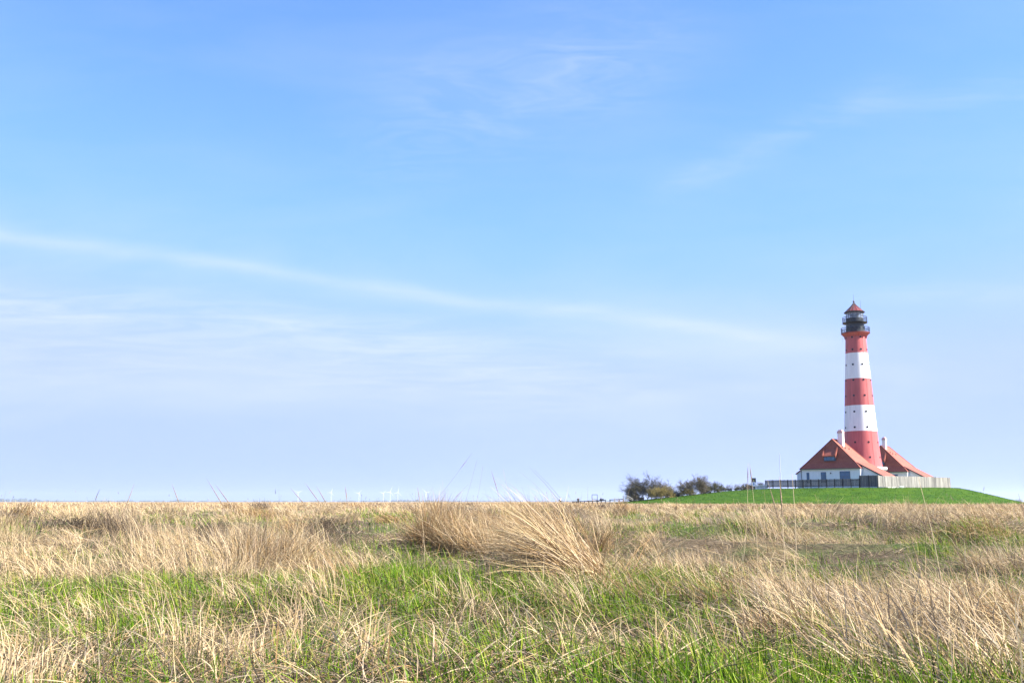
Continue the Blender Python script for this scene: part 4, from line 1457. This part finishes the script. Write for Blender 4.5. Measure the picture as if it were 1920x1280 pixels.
    for tw in (0.0, 1.57):
        dry.add(tip, az, th1, th1 + .1, rng.uniform(.04, .09, n), np.maximum(.006, .34 * d / 1016), pick(GREY, n), 3, twist=np.full(n, tw), tipw=.1)
    # ---- matted litter lying on the ground
    for (d0, d1, n, segs) in ((1.6, 4.5, 26000, 5), (4.5, 9, 36000, 4), (9, 20, 30000, 3)):
        x, y = wedge(n, d0, d1); d = np.hypot(x, y)
        n = len(x)
        az = rng.uniform(0, 6.28, n); th0 = rng.uniform(.9, 1.5, n); th1 = rng.uniform(1.35, 1.8, n)
        L = rng.uniform(.08, .34, n); W = np.maximum(rng.uniform(.002, .0045, n), .3 * d / 1016)
        mixp = rng.random(n)[:, None]
        mixp = mixp - .55 * bare(x, y)[:, None]  # shifts litter to darker palettes in the hollows, painting their shade
        col = np.where(mixp < .32, pick(DARK, n), np.where(mixp < .55, pick(GREY, n), np.where(mixp < .82, pick(STRAW, n), pick(BROWN, n))))
        litter.add(np.stack([x, y, ground_z(x, y) + rng.uniform(0, .035, n)], -1), az, th0, th1, L, W, col, segs)
    tag(green.build('green_grass', M['green_blade']), 'fresh green grass blades growing between the dead straw', 'grass', kind='stuff')
    tag(dry.build('dry_grass', M['straw']), 'straw coloured dead marsh grass covering the whole field', 'grass', kind='stuff')
    tag(litter.build('grass_litter', M['straw']), 'matted dead stems lying on the ground', 'grass', kind='stuff')
    # ---- short turf and weeds on the mound
    turf = Grass()
    n = 60000
    a = rng.uniform(-np.pi, np.pi, n); rr = 62 * np.sqrt(rng.random(n))
    x = MC[0] + rr * np.cos(a); y = MC[1] + rr * np.sin(a)
    z = mound_z(x, y); k = (z > -.02) & (y < 232); x, y, z = x[k], y[k], z[k]; n = len(x)
    turf.add(np.stack([x, y, z - .02], -1), rng.uniform(0, 6.28, n), np.abs(rng.normal(0, .3, n)), rng.uniform(.2, .9, n), rng.uniform(.06, .17, n), rng.uniform(.05, .10, n),
             pick(np.array([(.030, .082, .003), (.048, .108, .004), (.018, .058, .003), (.080, .122, .007)]), n), 2)
    tag(turf.build('mound_turf', M['green_blade']), 'short lush green turf on the lighthouse mound', 'grass', kind='stuff')


field()


# ------------------------------------------------------------------ individual tussocks of dead grass
def tussock(label, px, py, n, rx, ry, L, lean, az_deg, spread, droop, pal=STRAW, W=(.0025, .005), pal2=None, segs=7, azs=.45, wpx=.25, wig=.19):
    """roots spread over an rx by ry patch; blades lean towards az_deg (clockwise from straight ahead)"""
    x0, y0 = gp(px, py)
    z0 = float(ground_z(np.array(x0), np.array(y0)))
    a = rng.uniform(0, 6.28, n); q = np.sqrt(rng.random(n))
    x = x0 + rx * q * np.cos(a); y = y0 + ry * q * np.sin(a)
    az = np.radians(az_deg) + rng.normal(0, azs, n)
    loose = rng.random(n) < spread
    az = np.where(loose, np.arctan2(x - x0, y - y0) + rng.normal(0, .7, n), az)
    th0 = np.where(loose, np.abs(rng.normal(.3 + .45 * lean, .25, n)), np.abs(lean * .65 + rng.normal(0, .16, n)))
    th1 = th0 + np.where(loose, np.abs(rng.normal(droop + .2, .45, n)), np.abs(rng.normal(lean * .45 + droop * .7, .35, n)))
    Ls = 0.56 * L * rng.uniform(.35, 1.12, n)
    d = np.hypot(x, y)
    Ws = np.maximum(rng.uniform(*W, n), wpx * d / 1016)
    col = pick(pal, n)
    if pal2 is not None:
        col = np.where(rng.random((n, 1)) < .3, pick(pal2, n), col)
    g = Grass()
    g.add(np.stack([x, y, ground_z(x, y) - .01], -1), az, th0, th1, Ls, Ws, col, segs, wiggle=wig)
    o = g.build('grass_tussock', M['straw'], (x0, y0, z0))
    return tag(o, label, 'tussock', 'tussocks of dead grass')


tussock('upright brown tussock with stalks rising above the horizon, centre of the field', 812, 1052, 2600, .19, .25, 1.17, .32, 70, .45, .85, BROWN, pal2=STRAW)
tussock('big straw sheaf combed over to the left, right of the upright brown tussock', 1128, 1106, 1700, .16, .28, 1.68, 1.38, -82, .06, .1, STRAW, (.003, .006), BROWN, azs=.17, wig=.09)
tussock('flattened straw coloured dark as the shadow just left of the upright brown tussock', 735, 1046, 1100, .34, .22, .55, 1.2, -85, .3, .5, GREY, pal2=DARK)  # grey and dark palettes paint the upright tussock's cast shadow
tussock('low fringe of stems arching to the ground under the combed sheaf', 1120, 1112, 420, .16, .10, 1.5, 1.7, -95, .05, .35, STRAW, (.003, .006), BROWN, azs=.25)
tussock('higher straw sheaf behind the combed over one, tips sweeping back to the left', 1065, 1064, 1700, .32, .35, 1.30, 1.18, -80, .08, .1, STRAW, (.003, .006), BROWN, azs=.25, wig=.11)
tussock('loose straw between the upright brown tussock and the combed sheaf', 920, 1056, 2900, .48, .30, 1.02, .72, -65, .25, .4, STRAW, pal2=BROWN)
tussock('rounded straw tussock drooping to both sides, left of centre', 500, 1080, 1900, .30, .34, 1.15, .55, 80, .45, 1.0, STRAW, pal2=BROWN, azs=.9, wig=.24)
tussock('pale ragged straw hump leaning right, just left of the drooping left tussock', 455, 1045, 1500, .30, .3, 1.0, .7, 85, .3, .8, STRAW, pal2=GREY)
tussock('grey straw hump leaning left, just right of the drooping left tussock', 575, 1058, 1400, .28, .3, .85, .9, -80, .3, .7, STRAW, pal2=GREY)
tussock('ragged pale tuft in the green on the left, low and flattened to the left', 120, 1092, 420, .26, .2, .62, 1.0, -70, .4, .8, STRAW, (.003, .0055), azs=.7, wig=.24)
tussock('ragged pale tuft leaning right in the green, left of the drooping left tussock', 270, 1086, 480, .24, .2, .66, .8, 75, .4, .8, STRAW, (.003, .0055), pal2=GREY, azs=.7, wig=.24)
tussock('low tuft of broken straw in the green below the drooping left tussock', 540, 1140, 330, .2, .16, .52, .9, -60, .5, .9, STRAW, (.003, .0058), azs=.8, wig=.26)
tussock('small flattened tuft of grey straw in the green left of the combed sheaf', 860, 1100, 260, .2, .12, .50, 1.2, -85, .4, .7, GREY, (.003, .0055), azs=.7, wig=.24)
tussock('small tangled tuft of straw at the green edge right of the combed sheaf', 1230, 1085, 420, .26, .2, .60, 1.0, -70, .4, .8, STRAW, (.003, .0055), pal2=BROWN, azs=.7, wig=.24)
tussock('pale straw tuft in front of the drooping left tussock', 450, 1110, 1000, .28, .2, .55, .3, 60, .5, .7, STRAW)
tussock('drooping straw tuft with a dark hollow behind, right of the left tussock', 590, 1090, 900, .22, .25, .55, .5, 95, .4, .9, STRAW, pal2=GREY)
tussock('dark hearted tussock near the horizon on the left', 215, 1010, 1500, .55, .5, .85, .35, -70, .5, .6, STRAW, pal2=GREY, segs=6)
tussock('small tussock swept to the left between the two left tussocks', 325, 1042, 1100, .25, .3, .72, .8, -75, .25, .6, STRAW, pal2=BROWN)
tussock('straw fringe at the far left edge under the horizon', 30, 1040, 1400, .6, .4, .60, .3, 60, .5, .6, STRAW)
tussock('thick straw bank leaning left across the right foreground', 1620, 1195, 2100, .50, .42, .66, 1.20, -66, .30, .6, STRAW, (.003, .0062), GREY, azs=.55)
tussock('straw bank behind the thick one, running back towards the field', 1530, 1120, 1500, .48, .50, .66, 1.2, -66, .32, .7, STRAW, (.003, .0058), pal2=BROWN, azs=.6)
tussock('tangled straw at the foot of the right hand bank with curled stems', 1540, 1215, 1100, .36, .25, .50, .8, -90, .5, 1.1, STRAW, (.003, .006), BROWN)
tussock('coarse long stems fanning up to the left from the lower right corner', 1830, 1290, 1200, .45, .38, .72, 1.08, -58, .2, .4, STRAW, (.0035, .0068), GREY, azs=.4)
tussock('coarse straw stand at the right edge of the foreground', 1935, 1200, 1300, .42, .50, .68, 1.1, -62, .35, .6, STRAW, (.003, .006), BROWN, azs=.5)
tussock('coarse straw stand behind the right corner stems', 1780, 1180, 900, .42, .40, .62, 1.15, -66, .35, .6, STRAW, (.003, .006), GREY, azs=.55)
tussock('flattened brown mat of stems lying in the green grass below the sheaf', 1300, 1135, 900, .45, .14, .65, 1.35, -85, .05, .2, BROWN, (.002, .0045), GREY, azs=.2)
tussock('dark capped tussock leaning left, under the middle of the mound', 1420, 988, 1200, .7, .5, .85, .9, -80, .2, .5, STRAW, pal2=GREY, segs=6)
tussock('wide flattened tussock like a thatched hump, right of the middle', 1600, 1025, 1700, .75, .45, .85, .95, -80, .2, .6, STRAW, pal2=GREY, segs=6)
tussock('dark trailing end of the thatched hump on its right', 1690, 1035, 800, .55, .3, .7, 1.05, -80, .15, .5, GREY, pal2=STRAW, segs=6)
tussock('tall narrow tussock below the pale fence', 1722, 1008, 1100, .40, .4, 1.0, .3, -40, .35, .6, STRAW, pal2=BROWN, segs=6)
tussock('rounded tussock with drooping tips near the right edge', 1885, 1072, 1200, .35, .35, .58, .5, -80, .45, .8, STRAW, pal2=GREY)
tussock('small upright straw clump left of the right hand bank', 1310, 1062, 1100, .40, .4, .55, .35, -60, .4, .5, STRAW, pal2=GREY)
tussock('bleached bunch of drooping blades standing alone in the centre foreground', 690, 1285, 90, .05, .06, .50, .18, -20, .4, .9, STRAW, (.004, .007))
tussock('straw bunch in the bottom left corner', 20, 1290, 420, .22, .22, .42, .3, 0, .5, .7, STRAW, (.003, .006))
tussock('thin straw tuft in the left foreground green', 400, 1235, 420, .20, .18, .38, .4, 40, .5, .8, STRAW, (.0028, .0055))
tussock('small bent straw tuft in the bottom centre', 830, 1300, 60, .06, .06, .38, .6, 60, .3, .9, STRAW, (.004, .007))


# ------------------------------------------------------------------ single tall stalks against the sky
def stalk(label, tip, base, Y, head=(0.86, 0.97), dark=False, r=0.0016):
    A = at(base[0], base[1], Y); B = at(tip[0], tip[1], Y + 0.1)
    gz_ = float(ground_z(np.array(A.x), np.array(Y)))
    d = (B - A)
    # carry the stem on down to the ground
    s = (gz_ - A.z) / d.z if d.z else 0
    G = A + d * s
    root = thing('grass_stalk', label, 'grass stalk', tuple(G), 0, 'tall stalks against the sky')
    b = B - G
    side = Vector((b.z, 0, -b.x)).normalized() * b.length * 0.02
    P = lambda t: b * t + side * math.sin(math.pi * t)
    rr = max(r, 0.22 * Y / 1016 * 0.5)
    m = MB(); m.tube([P(i / 8) for i in range(9)], [rr * (1 - 0.5 * i / 8) for i in range(9)], 5)
    m.build('stem', M['stalk_dark'] if dark else M['stalk'], root)
    if head:
        m = MB()
        t0, t1 = head
        for i in range(9):
            f = t0 + (t1 - t0) * i / 9
            w = rr * 2.6 * math.sin(math.pi * (0.15 + 0.8 * i / 9))
            m.tube([P(f), P(f + (t1 - t0) / 8)], [w, w * 0.5], 5)
        m.build('seed_head', M['seed'], root)
    return root


M['stalk'] = simple('stalk', (0.50, 0.38, 0.22), 0.7, 0.2, 8)
M['stalk_dark'] = simple('stalk_dark', (0.24, 0.17, 0.10), 0.7, 0.2, 8)
M['seed'] = simple('seed', (0.28, 0.20, 0.12), 0.9, 0.3, 30)
for a in (
    ('tallest stalk of the central tussock, leaning far right with a dark seed head', (884.4, 849.4), (814.6, 934), 11.4, (.84, .93), True),
    ('thin straight stalk right of the tallest leaning one', (894, 863), (868.8, 940), 11.6, None, True),
    ('thin nearly upright stalk, third from the left over the central tussock', (905.6, 873), (890.6, 940), 11.6, None, True),
    ('slender stalk with a pale drooping head above the combed sheaf', (921, 881), (936, 945), 9.5, (.72, .99), False),
    ('slender upright stalk with a small head, rightmost over the combed sheaf', (943, 878.5), (954, 942), 9.5, (.55, .68), False),
    ('short upright stalk on top of the central tussock', (830, 900), (828, 945), 11.2, None, False),
    ('bent stalk crossing low over the central tussock', (878, 907), (838, 945), 11.3, (.8, .9), True),
    ('lone straight dark stalk left of the central tussock, on the horizon', (647.5, 911), (649, 958), 7.0, (.85, .99), True),
    ('lone thin stalk just left of the central tussock', (782.7, 912), (786, 950), 9.0, (.8, .99), False),
    ('leaning stalk with a dark head at the far left, furthest left of the slanting ones', (322, 906), (338, 960), 8.0, (.76, .99), True),
    ('slanting stalk with a long dark head, left part of the horizon', (387, 896), (420, 960), 8.0, (.66, .97), True),
    ('slanting stalk with a dark head just right of the long headed one', (404, 908), (440, 965), 8.2, (.74, .99), True),
    ('slanting dark headed stalk over the left centre of the field', (545, 915), (580, 962), 8.2, (.74, .99), True),
    ('slanting stalk with a pale head over the left centre of the field', (572, 905), (608, 962), 8.4, (.76, .99), False),
    ('stalk with a dark tip leaning left, right of the two slanting ones', (594, 912), (618, 962), 8.4, (.76, .99), True),
    ('left curved stalk with a dark tip leaning right at the far left', (252, 906), (228, 962), 8.0, (.6, .99), True),
    ('thick pale upright stalk crossing the green mound and the dark fence', (1485, 888), (1486.5, 1010), 5.2, None, False, .0022),
    ('pale stalk with a feathery head crossing the dark fence', (1461, 893), (1464, 1000), 6.0, (.70, .95), False, .0022),
    ('slanting pale stalk with a head crossing the left end of the dark fence', (1439, 899), (1456, 975), 6.4, (.62, .95), False, .0020),
    ('faint tall stalk with a narrow head, rising left of the notice board', (1402.5, 868), (1394, 985), 6.4, (.86, .97), False, .0016),
    ('faint tall stalk with a narrow head, rising close by the notice board', (1405.5, 868), (1412, 985), 6.4, (.86, .97), False, .0016),
    ('pale slanting stalk crossing the pale fence', (1721, 893), (1745, 1010), 5.4, None, False, .0022),
    ('dark slanting stalk at the far right edge of the field', (1909, 924), (1917, 960), 9.0, (.5, .99), True),
):
    stalk(*a)

# ------------------------------------------------------------------ sea air
HAZE = 0.00006
m = MB(); m.box(-14500, 14500, -14500, 14500, -3.0, 125.0)
def hz(t, p):
    t.t.nodes.remove(p)
    v = t.n('ShaderNodeVolumePrincipled')
    v.inputs['Color'].default_value = (0.80, 0.90, 1.0, 1)
    v.inputs['Density'].default_value = HAZE
    v.inputs['Anisotropy'].default_value = 0.2
    t.t.links.new(v.outputs[0], t.t.nodes['Material Output'].inputs['Volume'])
if HAZE > 0:
    tag(m.build('haze', material('sea_haze', hz)), 'thin pale sea air over the whole marsh', None, kind='stuff')
